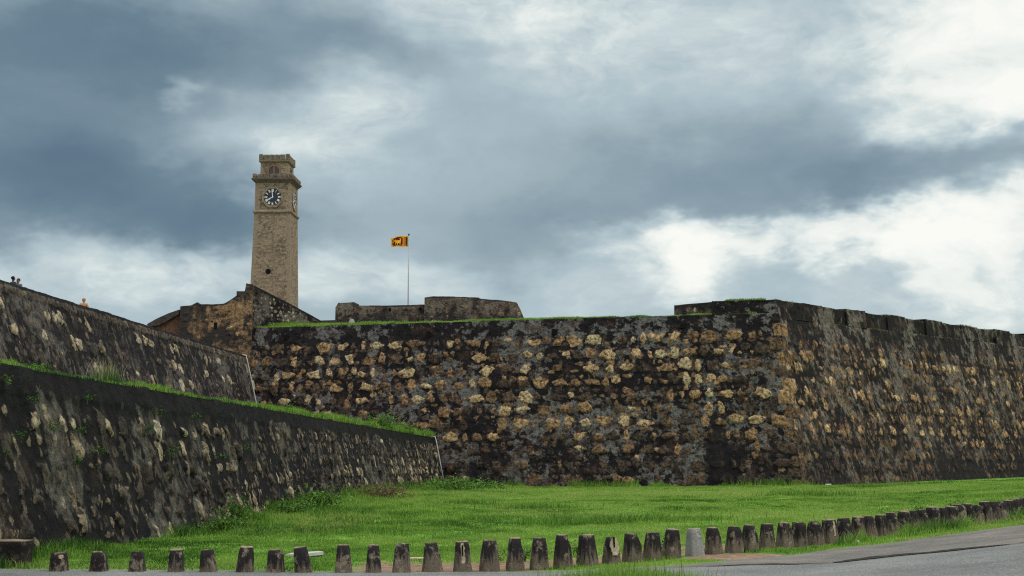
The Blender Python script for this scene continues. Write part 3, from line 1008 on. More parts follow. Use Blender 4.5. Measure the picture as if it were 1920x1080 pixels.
under(wall('plastered_wall', gb, gt, .6, M_TAN, gate_fields, .06, .06, None, .06, 47, .10, .15), gate)
bm = bmesh.new()
c_ = P(404, 611, YG - .62)
add_box(bm, c_, (.22, .3, .55))
under(bm_obj('slot_window', bm, M_HOLE), gate)
bm = bmesh.new()
c_ = P(397, 603, YG - .60)
add_box(bm, c_, (.12, .3, .12))
under(bm_obj('slot_window', bm, M_HOLE), gate)
# lean-to: red masonry under an old tiled roof
lt = [P(278, 609, YG + .6), P(296, 600, YG + .6), P(318, 590, YG + .6), P(339, 581.5, YG + .6)]
bm = bmesh.new()
add_prism(bm, [lt[0] + Vector((0, -.5, 0)), lt[1] + Vector((0, -.5, .05)), lt[2] + Vector((0, -.5, .05)), lt[3] + Vector((0, -.5, 0)), lt[3] + Vector((0, -.5, -.38)), lt[1] + Vector((.3, -.5, -.45)), lt[0] + Vector((.2, -.5, -.22))], (0, 4, 0))
under(bm_obj('lean_to_roof', bm, M_ROOF), gate)
bm = bmesh.new()
add_prism(bm, [P(284, 612, YG + .4), P(339, 588, YG + .4), P(339, 680, YG + .4), P(284, 680, YG + .4)], (0, 3, 0))
under(bm_obj('lean_to_wall', bm, M_BRICK), gate)
# ridge of a low tiled roof and the flat block against the pier
bm = bmesh.new()
add_prism(bm, [P(357, 573, YG + 2), P(370, 566.5, YG + 2), P(380, 572, YG + 2)], (0, 3, 0))
under(bm_obj('tiled_roof', bm, M_ROOF), gate)
bm = bmesh.new()
add_prism(bm, [P(421, 571, YG + 1.9), P(446, 552, YG + 1.9), P(446, 560, YG + 1.9), P(428, 576, YG + 1.9)], (0, 3, 0))
under(bm_obj('tiled_roof', bm, M_ROOF), gate)
bm = bmesh.new()
add_prism(bm, [P(443.5, 546, YG + 1.9), P(461, 546, YG + 1.9), P(461, 557, YG + 1.9), P(443.5, 557, YG + 1.9)], (0, 1.5, 0))
under(bm_obj('roof_block', bm, M_ROOF), gate)

# stair ramp wall falling away to the right
ramp_t = [P(473, 533.5, 114.1), P(510, 552, 115.0), P(555, 575, 116.3), P(575, 586, 116.8), P(603, 603, 117.6)]
ramp_b = [Vector((p.x, p.y - .35, ZTOP - .5)) for p in ramp_t]
Lp = (ramp_b[-1] - ramp_b[0]).length
str_ = [(s[0], s[1], .25 + .7 * s[2], s[3] * .6, s[4], s[5]) for s in make_stones(Lp, 5, .34, np.random.default_rng(61), .1, .1, .85, .12, .36, None, (.5, 1.1))]
ramp = wall('ramp_wall', ramp_b, ramp_t, 1.5, M_UPPER, std_fields(str_, .18, .7, .0, .22, 55), .06, .06, None, .05, 57, .06, .1)
tag(ramp, 'triangular dark speckled rubble wall sloping down in front of the clock tower', 'stair wall')

# low parapet running on from the ramp to the battery
bm = bmesh.new()
lpp = [P(596, 601, 121), P(632, 600, 121), P(632, 612, 121), P(596, 612, 121)]
add_prism(bm, lpp, (0, 1, 0))
o = bm_obj('low_parapet', bm, simple('dark_masonry', (.05, .043, .038), .95, .5, 3, .15, bstr=.6))
tag(o, 'short low dark parapet between the ramp wall and the gun battery', 'parapet')

# ------------------------------------------------------------------ gun battery behind the curtain
bat = tag(empty('gun_battery', (P(800, 600, 121).x, 121.0, ZTOP)), 'weathered stone gun battery with a low parapet and a higher rounded end below the flag', 'battery')
YB = 121.0


def bwall(name, tops, Ys, seed, fill, mat=M_BATTERY, thick=2.0, stain=0.0, tone=.8, lean=.25):
    tt = [P(a, b, y) for (a, b), y in zip(tops, Ys)]
    bb = [Vector((p.x + (0 if 0 < i < len(tt) - 1 else 0), p.y - lean, ZTOP - .6)) for i, p in enumerate(tt)]
    L = (bb[-1] - bb[0]).length
    s_ = [(s[0], s[1], s[2] * tone, s[3] * .5, s[4], s[5]) for s in make_stones(L, 4, .45, np.random.default_rng(seed), .1, .25, fill, .2, .65)]
    base = std_fields(s_, .15, .35, .0, .30, seed)

    def f(U, V, Hs):
        k = base(U, V, Hs)
        k['stain'] = k['stain'] + stain
        return k
    return under(wall(name, bb, tt, thick, mat, f, .06, .06, None, .04, seed, .06, .12), bat)


bwall('end_block', [(629, 577), (634, 567.5), (664, 566.5), (669, 571.5)], [121.4, 121.1, 120.9, 120.9], 71, .3, stain=-.12)
bwall('parapet', [(666, 572.8), (730, 572.5), (797, 571)], [121.1, 121.1, 121.1], 73, .3, stain=.05)
bwall('embrasure_wall', [(796, 557.5), (812, 556), (850, 555.5), (899, 558)], [120.2, 120.0, 119.9, 120.2], 75, .28, stain=.14)
bwall('embrasure_wall', [(897, 559.5), (932, 562), (968, 567), (976, 580), (984, 599)], [120.8, 121.2, 121.8, 122.2, 122.6], 77, .3, stain=-.02)
for px, py in ((731, 580.5), (788, 579)):
    bm = bmesh.new()
    add_box(bm, P(px, py, 120.92), (.22, .5, .24), bevel=.04)
    under(bm_obj('weep_hole', bm, M_HOLE), bat)
bm = bmesh.new()
c_ = P(659.5, 603, 120.55)
add_prism(bm, [c_ + Vector((a_ * .24, 0, b_ * .24)) for a_, b_ in ((-1, -1), (.9, -1), (1.0, 0), (.6, .9), (0, 1.1), (-.8, .7))], (0, .3, 0))
under(bm_obj('pale_stone', bm, M_SLAB), bat)

# ------------------------------------------------------------------ clock tower
YT = 150.0
base_c = P(510, 480, YT)
RZ = math.radians(-2.6)
tower = tag(empty('clock_tower', (base_c.x, YT + 2.1, ZTOP - .2), RZ), 'tall square buff stone clock tower with black dials and battlemented top', 'clock tower')
T0 = tower.location.z


def tz(py):
    return P(510, py, YT).z - T0


def frustum(bm, w0, w1, z0, z1, bev=.03):
    vs = []
    for w, z in ((w0, z0), (w1, z1)):
        for sx_, sy_ in ((-1, -1), (1, -1), (1, 1), (-1, 1)):
            vs.append(bm.verts.new((sx_ * w / 2, sy_ * w / 2, z)))
    fs = [(0, 1, 2, 3), (4, 5, 6, 7)] + [(i, (i + 1) % 4, 4 + (i + 1) % 4, 4 + i) for i in range(4)]
    for f in fs:
        bm.faces.new([vs[i] for i in f])


zs = {k: tz(k) for k in (288, 291, 299, 303, 326, 334, 342, 394, 400, 509, 369)}
bm = bmesh.new()
frustum(bm, 4.75, 4.02, 0, zs[400])
bm_obj('shaft', bm, M_ASHLAR, tower)
bm = bmesh.new()
frustum(bm, 4.02, 4.30, zs[400], zs[400] + .14)
frustum(bm, 4.30, 4.30, zs[400] + .142, zs[394] - .05)
frustum(bm, 4.30, 4.0, zs[394] - .048, zs[394] + .06)
bm_obj('string_course', bm, M_TRIM, tower)
bm = bmesh.new()
frustum(bm, 3.98, 3.92, zs[394] + .062, zs[342])
bm_obj('clock_stage', bm, M_ASHLAR, tower)
bm = bmesh.new()
frustum(bm, 4.0, 4.34, zs[342], zs[342] + .20)
frustum(bm, 4.46, 4.52, zs[342] + .202, zs[342] + .33)
frustum(bm, 4.66, 4.72, zs[342] + .332, zs[334])
bm_obj('cornice', bm, M_TRIM_DARK, tower)


def battlements(w, z0, z1, n, gap, round_corner):
    """low parapet split into blocks by narrow slits; drum-like blocks at the corners"""
    b = bmesh.new()
    frustum(b, w, w, z0 + .002, z0 + .10)
    h = z1 - z0 - .10
    cw = .44
    span = w - 2 * cw
    bw = (span - gap * (n + 1)) / n
    for side in range(4):
        M = Matrix.Rotation(side * math.pi / 2, 4, 'Z')
        for i in range(n):
            x = -span / 2 + gap * (i + 1) + bw * (i + .5)
            add_box(b, M @ Vector((x, -w / 2 + .19, z0 + .102 + h / 2)), (bw, .34, h) if side % 2 == 0 else (.34, bw, h), bevel=.03)
        c0 = M @ Vector((-w / 2 + cw / 2 - .02, -w / 2 + cw / 2 - .02, z0 + .102 + (h + .06) / 2))
        add_box(b, c0, (cw, cw, h + .06), bevel=.12 if round_corner else .05)
    return b


bm_obj('parapet', battlements(4.46, zs[334], zs[326], 5, .11, True), M_PARA, tower)
bm = bmesh.new()
frustum(bm, 3.10, 3.04, zs[334] + .001, zs[303])
bm_obj('lantern_stage', bm, M_ASHLAR, tower)
bm = bmesh.new()
frustum(bm, 3.06, 3.34, zs[303], zs[303] + .12)
frustum(bm, 3.40, 3.44, zs[303] + .122, zs[299])
bm_obj('cornice', bm, M_TRIM, tower)
bm_obj('parapet', battlements(3.36, zs[299], zs[288], 4, .07, False), M_PARA, tower)

STR = {'I': [((0, -1), (0, 1))], 'V': [((-1, 1), (0, -1)), ((0, -1), (1, 1))], 'X': [((-1, 1), (1, -1)), ((-1, -1), (1, 1))]}
ROM = ['XII', 'I', 'II', 'III', 'IIII', 'V', 'VI', 'VII', 'VIII', 'IX', 'X', 'XI']


def clock(face_rot, hw, zc):
    """one dial on a side of the clock stage, built in the plane of that side"""
    M = Matrix.Rotation(face_rot, 4, 'Z') @ Matrix.Translation((0, -hw, zc))

    def put(pts, d0, d1, b):
        add_prism(b, [M @ Vector((x, -d0, z)) for x, z in pts], (M.to_3x3() @ Vector((0, d0 - d1, 0))))
    R = .96
    b = bmesh.new()
    for i in range(8):
        a0, a1 = math.pi / 8 + i * math.pi / 4, math.pi / 8 + (i + 1) * math.pi / 4
        ro, ri = 1.27, 1.0
        put([(math.cos(a0) * ro, math.sin(a0) * ro), (math.cos(a1) * ro, math.sin(a1) * ro), (math.cos(a1) * ri / 1.0, math.sin(a1) * ri), (math.cos(a0) * ri, math.sin(a0) * ri)], .0, .10, b)
    fr = bm_obj('dial_surround', b, M_TRIM, tower)
    b = bmesh.new()
    put([(math.cos(t) * R, math.sin(t) * R) for t in [2 * math.pi * k / 48 for k in range(48)]], .0, .045, b)
    dial = bm_obj('clock_dial', b, M_DIAL, tower)
    def bar(p, q_, w, d0, d1, bb):
        d = Vector((q_[0] - p[0], q_[1] - p[1]))
        n_ = Vector((-d.y, d.x)).normalized() * w / 2
        put([(p[0] + n_.x, p[1] + n_.y), (p[0] - n_.x, p[1] - n_.y), (q_[0] - n_.x, q_[1] - n_.y), (q_[0] + n_.x, q_[1] + n_.y)], d0, d1, bb)
    for hth, s in enumerate(ROM):
        b = bmesh.new()
        ph = math.radians(90 - hth * 30)
        adv = [.055 if ch == 'I' else .12 for ch in s]
        x = -sum(adv) / 2
        er, et = Vector((math.cos(ph), math.sin(ph))), Vector((math.sin(ph), -math.cos(ph)))
        for ch, a in zip(s, adv):
            for (p0, p1) in STR[ch]:
                pt = lambda p: tuple(et * (x + a / 2 + p[0] * a * .36) + er * (.74 + p[1] * .145))
                bar(pt(p0), pt(p1), .042, .046, .060, b)
            x += a
        bm_obj('numeral', b, M_WHITE, dial)
    b = bmesh.new()
    am = math.radians(90 - 59 * 6)
    bar((-.12 * math.cos(am), -.12 * math.sin(am)), (.80 * math.cos(am), .80 * math.sin(am)), .075, .075, .090, b)
    bm_obj('minute_hand', b, M_WHITE, dial)
    b = bmesh.new()
    ah = math.radians(90 - 7.98 * 30)
    bar((-.10 * math.cos(ah), -.10 * math.sin(ah)), (.40 * math.cos(ah), .40 * math.sin(ah)), .08, .060, .074, b)
    c0, s0 = math.cos(ah), math.sin(ah)
    put([(c0 * .36 - s0 * .11, s0 * .36 + c0 * .11), (c0 * .36 + s0 * .11, s0 * .36 - c0 * .11), (c0 * .60, s0 * .60)], .060, .074, b)
    bm_obj('hour_hand', b, M_WHITE, dial)


for k in range(4):
    clock(k * math.pi / 2, 1.975, zs[369])


# arched lantern openings with wooden doors
def arch_pts(w, h, n=12):
    pts = [(-w / 2, 0), (w / 2, 0)]
    for i in range(n + 1):
        a = math.pi * i / n
        pts.append((math.cos(a) * w / 2, h - w / 2 + math.sin(a) * w / 2))
    return pts


def lantern_opening(rot, big):
    M = Matrix.Rotation(rot, 4, 'Z') @ Matrix.Translation((0, -1.55, zs[334] + (.05 if big else .75)))
    R3 = M.to_3x3()

    def pr(b, pts, d0, d1):
        add_prism(b, [M @ Vector((x, -d0, z)) for x, z in pts], R3 @ Vector((0, d0 - d1, 0)))
    w, h = (1.15, 1.42) if big else (.34, .62)
    b = bmesh.new()
    o_, i_ = arch_pts(w + .34, h + .17), arch_pts(w, h)
    n = len(o_)
    for k in range(1, n - 1):
        pr(b, [o_[k], o_[k + 1], i_[k + 1], i_[k]], -.02, .09)
    pr(b, [o_[n - 1], o_[0], i_[0], i_[n - 1]], -.02, .09)
    win = bm_obj('arched_window', b, M_WOOD if big else M_TRIM_DARK, tower)
    b = bmesh.new()
    pr(b, i_, -.02, .02)
    bm_obj('pane', b, M_PANE, win)
    if big:
        b = bmesh.new()
        pr(b, [(-.07, 0), (.07, 0), (.07, h), (-.07, h)], .022, .075)
        pr(b, [(-w / 2, .0), (-.072, .0), (-.072, .52), (-w / 2, .52)], .022, .06)
        pr(b, [(.072, .0), (w / 2, .0), (w / 2, .52), (.072, .52)], .022, .06)
        bm_obj('frame', b, M_WOOD, win)


lantern_opening(0, True)
lantern_opening(math.pi / 2, False)
lantern_opening(math.pi, True)
lantern_opening(-math.pi / 2, False)
# round hole in the shaft
b = bmesh.new()
wsh = 4.75 + (4.02 - 4.75) * zs[509] / zs[400]
add_prism(b, [Vector((-.28 + math.cos(t) * .30, -wsh / 2 - .012, zs[509] + math.sin(t) * .30)) for t in [2 * math.pi * k / 20 for k in range(20)]], (0, .3, 0))
bm_obj('round_hole', b, M_HOLE, tower)

# ------------------------------------------------------------------ flagpole and flag
YF = 132.0
pt, pb = P(766.5, 441, YF), P(765.5, 600, YF)
pole = tag(empty('flagpole', (pt.x, YF, ZTOP)), 'slim tall grey flagpole rising behind the low battery parapet', 'flagpole')
b = bmesh.new()
Hp = pt.z - ZTOP
add_tube(b, [(0, 0, -.2), (0, 0, Hp * .5), (0, 0, Hp)], .075, 10, .045)
bm_obj('pole', b, M_POLE, pole, True)
b = bmesh.new()
bmesh.ops.create_uvsphere(b, u_segments=10, v_segments=8, radius=.10, matrix=Matrix.Translation((0, 0, Hp + .06)))
bm_obj('finial', b, simple('finial_dark', (.05, .05, .07), .4, .1), pole, True)
# flag: one cloth, flying towards the left with its loose end sagging
FWD, FHT = 1.72, 1.08
nx_, nz_ = 112, 70
LION = [(.20, .30), (.20, .13), (.28, .13), (.28, .28), (.42, .30), (.44, .13), (.52, .13), (.52, .30), (.60, .30), (.62, .13), (.70, .13), (.69, .42), (.82, .50), (.86, .62),
        (.80, .72), (.70, .78), (.60, .72), (.56, .60), (.30, .60), (.24, .72), (.30, .86), (.22, .88), (.14, .74), (.16, .52)]


def inside(p, poly):
    x, y = p
    c = False
    for i in range(len(poly)):
        (x1, y1), (x2, y2) = poly[i], poly[i - 1]
        if (y1 > y) != (y2 > y) and x < (x2 - x1) * (y - y1) / (y2 - y1) + x1:
            c = not c
    return c


V, fm = [], []
for j in range(nz_ + 1):
    for i in range(nx_ + 1):
        s, t = i / nx_, j / nz_
        x = -s * FWD
        y = .19 * math.sin(s * 8.5 + t * 1.4) * (.3 + s) + .05 * math.sin(s * 15 + 1)
        narrow = 1 - .42 * max(0, s - .62) / .38 * (1 if t > .5 else .45)
        z = (t - .46) * FHT * narrow + .46 * FHT - .10 * s * s * (1 - t) * .2 - .02 * s
        V.append((x * (1 - .04 * s), y, z))
for j in range(nz_):
    for i in range(nx_):
        s, t = (i + .5) / nx_, (j + .5) / nz_
        bx, bz = .06, .10
        m = 0
        if .045 < s < .16 and bz < t < 1 - bz:
            m = 1                                  # green stripe beside the pole
        elif .17 < s < .28 and bz < t < 1 - bz:
            m = 2                                  # saffron stripe
        elif .31 < s < 1 - bx and bz < t < 1 - bz:
            m = 3                                  # maroon field
            u_, v_ = (1 - bx - s) / (1 - bx - .31), (t - bz) / (1 - 2 * bz)
            if inside((1 - u_, v_), LION) or (abs(u_ - .10 - 0.0) < .022 and .30 < v_ < .92) or (abs(v_ - .40) < .03 and .04 < u_ < .18):
                m = 0
            for (cu, cv) in ((.05, .08), (.95, .08), (.05, .92), (.95, .92)):
                if abs(u_ - cu) / .05 + abs(v_ - cv) / .09 < 1:
                    m = 0
        fm.append(m)
ix = np.arange((nx_ + 1) * (nz_ + 1)).reshape(nz_ + 1, nx_ + 1)
qq = np.stack([ix[:-1, :-1], ix[:-1, 1:], ix[1:, 1:], ix[1:, :-1]], -1).reshape(-1, 4)
fl_m = [leaf_mat(n_, [(0.0, c_), (1.0, c_)]) for n_, c_ in (('flag_yellow', (.95, .56, .04)), ('flag_green', (.010, .085, .085)), ('flag_saffron', (.80, .17, .02)), ('flag_maroon', (.16, .012, .030)))]
flag = np_mesh('flag', np.array(V), qq, fl_m, None, True, {'tint': ('FLOAT', np.zeros(len(V)))})
flag.data.polygons.foreach_set('material_index', np.array(fm, np.int32))
flag.location = (pt.x - .05, YF, pt.z - FHT - .05)
sm_ = flag.modifiers.new('thick', 'SOLIDIFY')
sm_.thickness = .006
tag(flag, 'yellow bordered flag with maroon lion field, green and orange stripes, flying from the pole', 'flag')

# ------------------------------------------------------------------ drain pipes in the wall corners
def pipe(name, pts, label):
    b = bmesh.new()
    add_tube(b, pts, .055, 8)
    tag(bm_obj(name, b, M_PIPE, None, True), label, 'drain pipe')


def lowface(y, z):
    """point a little proud of the lower wall's sloping face"""
    t = (z - LOW_B.z) / (LOW_T.z - LOW_B.z)
    b0, t0_ = along(LOW_B, y), along(LOW_T, y)
    return Vector((b0.x * (1 - t) + t0_.x * t + .20, y, z))


def upface(y, z):
    t = (z - UP_B.z) / (UP_T.z - UP_B.z)
    b0, t0_ = along(UP_B, y), along(UP_T, y)
    return Vector((b0.x * (1 - t) + t0_.x * t + .20, y, z))


ye = LOW_T.y - 1.2
pipe('drain_pipe', [lowface(ye, LOW_T.z + .05) + Vector((-.5, 0, .02)), lowface(ye, LOW_T.z + .0) + Vector((-.02, 0, 0)), lowface(ye, LOW_T.z - .35), lowface(ye, 2.4), lowface(ye, .45)], 'thin grey drain pipe ending on the lawn, at the low black wall')
ye = UP_T.y - 1.4
pipe('drain_pipe', [upface(ye, UP_T.z + .02) + Vector((-.5, 0, 0)), upface(ye, UP_T.z - .05), upface(ye, UP_T.z - .4), upface(ye, 7.6), upface(ye, 4.4)], 'thin grey drain pipe ending on the grassy ledge, at the upper wall')

# ------------------------------------------------------------------ bollards along the road
def bollard_mat(name, dark, mid, pale, cut):
    m, g = new_mat(name)
    oc = g.n('ShaderNodeTexCoord', out='Object')
    ri = g.n('ShaderNodeObjectInfo', out='Random')
    off = g.n('ShaderNodeCombineXYZ', {0: g.math('MULTIPLY', ri, 37.0), 1: g.math('MULTIPLY', ri, 91.0), 2: 0.0})
    p = g.vmath('ADD', oc, off)
    sx = g.t.nodes.new('ShaderNodeSeparateXYZ')
    g.t.links.new(oc, sx.inputs[0])
    strk = g.noise(g.vmath('MULTIPLY', p, (13, 13, 1.5)), 1.0, 7, .7)
    n = g.noise(p, 5.0, 7, .65)
    f = g.noise(p, 40.0, 5, .7)
    h = g.math('ADD', g.math('ADD', sx.outputs[2], g.math('MULTIPLY', g.math('SUBTRACT', strk, .5), 1.25)), g.math('MULTIPLY', g.math('SUBTRACT', ri, .5), .22))
    c = g.mix(g.step(h, cut - .13, cut + .12), mid, dark)
    c = g.mix(g.step(n, .54, .64, 0, .7), c, pale)
    c = g.mix(g.step(sx.outputs[2], .505, .525, 0, .8), c, (.27, .21, .14))  # top painted paler, as if lit from above
    c = g.mix(1.0, c, g.ramp(f, [(.3, (.6,) * 3), (.7, (1.4,) * 3)]), 'MULTIPLY')
    finish(g, c, .93, g.math('ADD', n, g.math('MULTIPLY', f, .3)), .6, .03, .15)
    return m


M_BOL = bollard_mat('bollard_stained', (.019, .0160, .0165), (.120, .094, .070), (.22, .175, .125), .19)
M_BOLP = bollard_mat('bollard_pale', (.15, .15, .145), (.21, .205, .19), (.30, .295, .275), .25)
M_CORE = simple('broken_core', (.36, .29, .20), .95, .45, 12, .2, bstr=.8)


def bollard_mesh(name, seed, top_w=.232, bot_w=.335, H=.52, chip=0.0, stub=False):
    rr = random.Random(seed)
    b = bmesh.new()
    bmesh.ops.create_cube(b, size=2.0)
    bmesh.ops.subdivide_edges(b, edges=b.edges[:], cuts=7, use_grid_fill=True)
    for v in b.verts:
        x, y, z = v.co
        zt = (z + 1) / 2
        k = (abs(x) ** 7 + abs(y) ** 7) ** (1 / 7)
        mx = max(abs(x), abs(y), 1e-6)
        if k > 0:
            x, y = x * mx / k, y * mx / k
        zz = -.35 + zt * (H + .35)
        hfr = max(0, zz) / H
        w = bot_w + (top_w - bot_w) * hfr ** .9
        if zt > .93:
            w *= 1 - .07 * (zt - .93) / .07
        n = float(fbm(np.array(x * 2.3 + seed * 3.1), np.array(zz * 5 + y * 2.7), seed, 3) - .5)
        w *= 1 + n * .17
        if zt > .9:
            zz += n * .05
        if stub:
            w *= 1 - .35 * max(0, float(fbm(np.array(x * 3.0), np.array(zz * 6 + y * 3), seed + 2, 3)) - .35) * (1 + hfr)
            if zt > .8:
                zz -= .22 * max(0, n + .15)
        if chip and zt > .75 and x > .25 and y < 0:
            zz -= chip * (x - .25) * (zt - .75) * 4
            w *= 1 - chip * .6 * (x - .25)
        v.co = (x * w / 2, y * w / 2, zz)
    bmesh.ops.recalc_face_normals(b, faces=b.faces)
    me = bpy.data.meshes.new(name)
    b.to_mesh(me)
    b.free()
    me.polygons.foreach_set('use_smooth', np.ones(len(me.polygons), bool))
    return me


BM = [bollard_mesh('bollard', s, rnd.uniform(.222, .242), rnd.uniform(.32, .35), rnd.uniform(.505, .53), rnd.choice([0, 0, .10, .18])) for s in range(9)]
for me in BM:
    me.materials.append(M_BOL)
special = {0: bollard_mesh('bollard', 21, .25, .33, .50, .30), 12: bollard_mesh('bollard', 23), 18: bollard_mesh('bollard', 25, .20, .30, .47, .0, True),
           22: bollard_mesh('bollard', 27), 30: bollard_mesh('bollard', 29), 44: bollard_mesh('bollard', 31, .20, .30, .46, .35)}
for k, me in special.items():
    me.materials.append(M_BOLP if k == 22 else M_BOL)
LAND = {0: ('the chip-topped bollard', 'dark stubby bollard with its top corner broken off pale, by the road edge'),
        7: ('the leaning bollard', 'dark bollard leaning sideways in front of the pale slab on the lawn'),
        12: ('the split bollard', 'dark bollard with a pale broken face split by a black slot'),
        18: ('the crumbled stump', 'crumbled pale narrow bollard stump with rebar slot, broken on all sides'),
        22: ('the pale grey bollard', 'clean pale grey bollard, the only light one in the row'),
        30: ('the white-scarred bollard', 'dark bollard with a white vertical scar, near the verge weeds'),
        44: ('the short brown bollard', 'short brown broken bollard among close-set dark ones near the bend')}
ORD = ['', 'first', 'second', 'third', 'fourth', 'fifth', 'sixth', 'seventh', 'eighth', 'ninth']
lk = sorted(LAND)
BOL_GROUP = 'bollards along the road'
for i, (px, ty) in enumerate(zip(BX, BT)):
    me = special.get(i, BM[(i * 5 + 3) % 9])
    o = bpy.data.objects.new('bollard', me)
    COL.objects.link(o)
    p = P(px, ty, BY(px))
    H_ = .50 if i == 0 else .52
    o.location = (p.x, p.y, p.z - (.47 if i == 18 else .46 if i == 44 else H_))
    tang = (bline[min(i + 1, len(bline) - 1)] - bline[max(i - 1, 0)])
    o.rotation_euler = (rnd.gauss(0, .03), rnd.gauss(0, .035), math.atan2(tang[1], tang[0]) * .7 + rnd.gauss(0, .06) + (math.pi / 2) * (rnd.random() < .35 and i not in special))
    if i == 7:
        o.rotation_euler = (0, -.16, .1)
    o.scale = (1 + rnd.gauss(0, .055),) * 2 + (1 + rnd.gauss(0, .012),)
    if i in LAND:
        lab = LAND[i][1]
    else:
        nxt = [k for k in lk if k > i]
        prv = [k for k in lk if k < i]
        a = i - prv[-1] if prv else 99
        c = nxt[0] - i if nxt else 99
        if a <= c:
            lab = '%s dark bollard past %s, going towards the road bend' % (ORD[a], LAND[prv[-1]][0])
        else:
            lab = '%s dark bollard before %s, coming from the low wall' % (ORD[c], LAND[nxt[0]][0])
    tag(o, lab, 'bollard', BOL_GROUP)
    if i in (0, 12, 18, 30):
        b = bmesh.new()
        rr = random.Random(70 + i)
        dims = {0: (.03, .12, .12, .40, .47), 12: (-.045, .03, .0, .12, .50), 18: (-.08, .09, .0, .10, .43), 30: (-.005, .045, .0, .14, .50)}[i]
        n_ = 9
        lft, rgt = [], []
        for k in range(n_):
            t = k / (n_ - 1)
            z = dims[3] + (dims[4] - dims[3]) * t
            w_at = (.335 + (.232 - .335) * (z / .52)) / 2
            tp = math.sin(math.pi * (.12 + .76 * t)) ** .5
            cx = (dims[0] + dims[1]) / 2
            lft.append((cx + (dims[0] - cx) * tp + rr.uniform(-.015, .015), -w_at - .004, z))
            rgt.append((cx + (dims[1] - cx) * tp + rr.uniform(-.015, .015), -w_at - .004, z))
        A = [b.verts.new(v) for v in lft]
        Bv = [b.verts.new(v) for v in rgt]
        C_ = [b.verts.new((v[0], v[1] + .03, v[2])) for v in lft]
        D_ = [b.verts.new((v[0], v[1] + .03, v[2])) for v in rgt]
        for k in range(n_ - 1):
            b.faces.new((A[k], Bv[k], Bv[k + 1], A[k + 1]))
            b.faces.new((C_[k + 1], D_[k + 1], D_[k], C_[k]))
            b.faces.new((A[k + 1], C_[k + 1], C_[k], A[k]))
            b.faces.new((Bv[k], D_[k], D_[k + 1], Bv[k + 1]))
        core = bm_obj('broken_core', b, M_CORE, o)
        if i in (12, 18):
            b = bmesh.new()
            add_box(b, (-.012, -.148, .36), (.022, .03, .20))
            bm_obj('rebar_slot', b, M_HOLE, core)

# ------------------------------------------------------------------ grass (uncountable blades)
LOWX = lambda Y: LOW_B.x + DL.x * (np.asarray(Y) - LOW_B.y)


def blades(name, X, Y, Z, h, w, tint, mat=M_GRASS, lean=.45, seed=1, label=None, kind='stuff'):
    n = len(X)
    r = np.random.default_rng(seed)
    a = r.uniform(0, 2 * np.pi, n)
    ld = r.uniform(0, 2 * np.pi, n)
    lv = np.abs(r.normal(0, lean, n)) * h
    dx, dy = np.cos(a) * w / 2, np.sin(a) * w / 2
    tip = np.stack([X + np.cos(ld) * lv, Y + np.sin(ld) * lv, Z + h], 1)
    mid = np.stack([X + np.cos(ld) * lv * .3, Y + np.sin(ld) * lv * .3, Z + h * .55], 1)
    b0 = np.stack([X - dx, Y - dy, Z - .02], 1)
    b1 = np.stack([X + dx, Y + dy, Z - .02], 1)
    off = np.stack([dx * .75, dy * .75, dx * 0], 1)
    V = np.stack([b0, b1, mid + off, mid - off, tip], 1).reshape(-1, 3)
    k = np.arange(n)[:, None] * 5
    T = np.concatenate([k + np.array([[0, 1, 2]]), k + np.array([[0, 2, 3]]), k + np.array([[3, 2, 4]])], 1).reshape(-1, 3)
    return tag(np_mesh(name, V, T, mat, None, False, {'tint': ('FLOAT', np.repeat(np.clip(tint, 0, 1), 5))}), kind=kind)


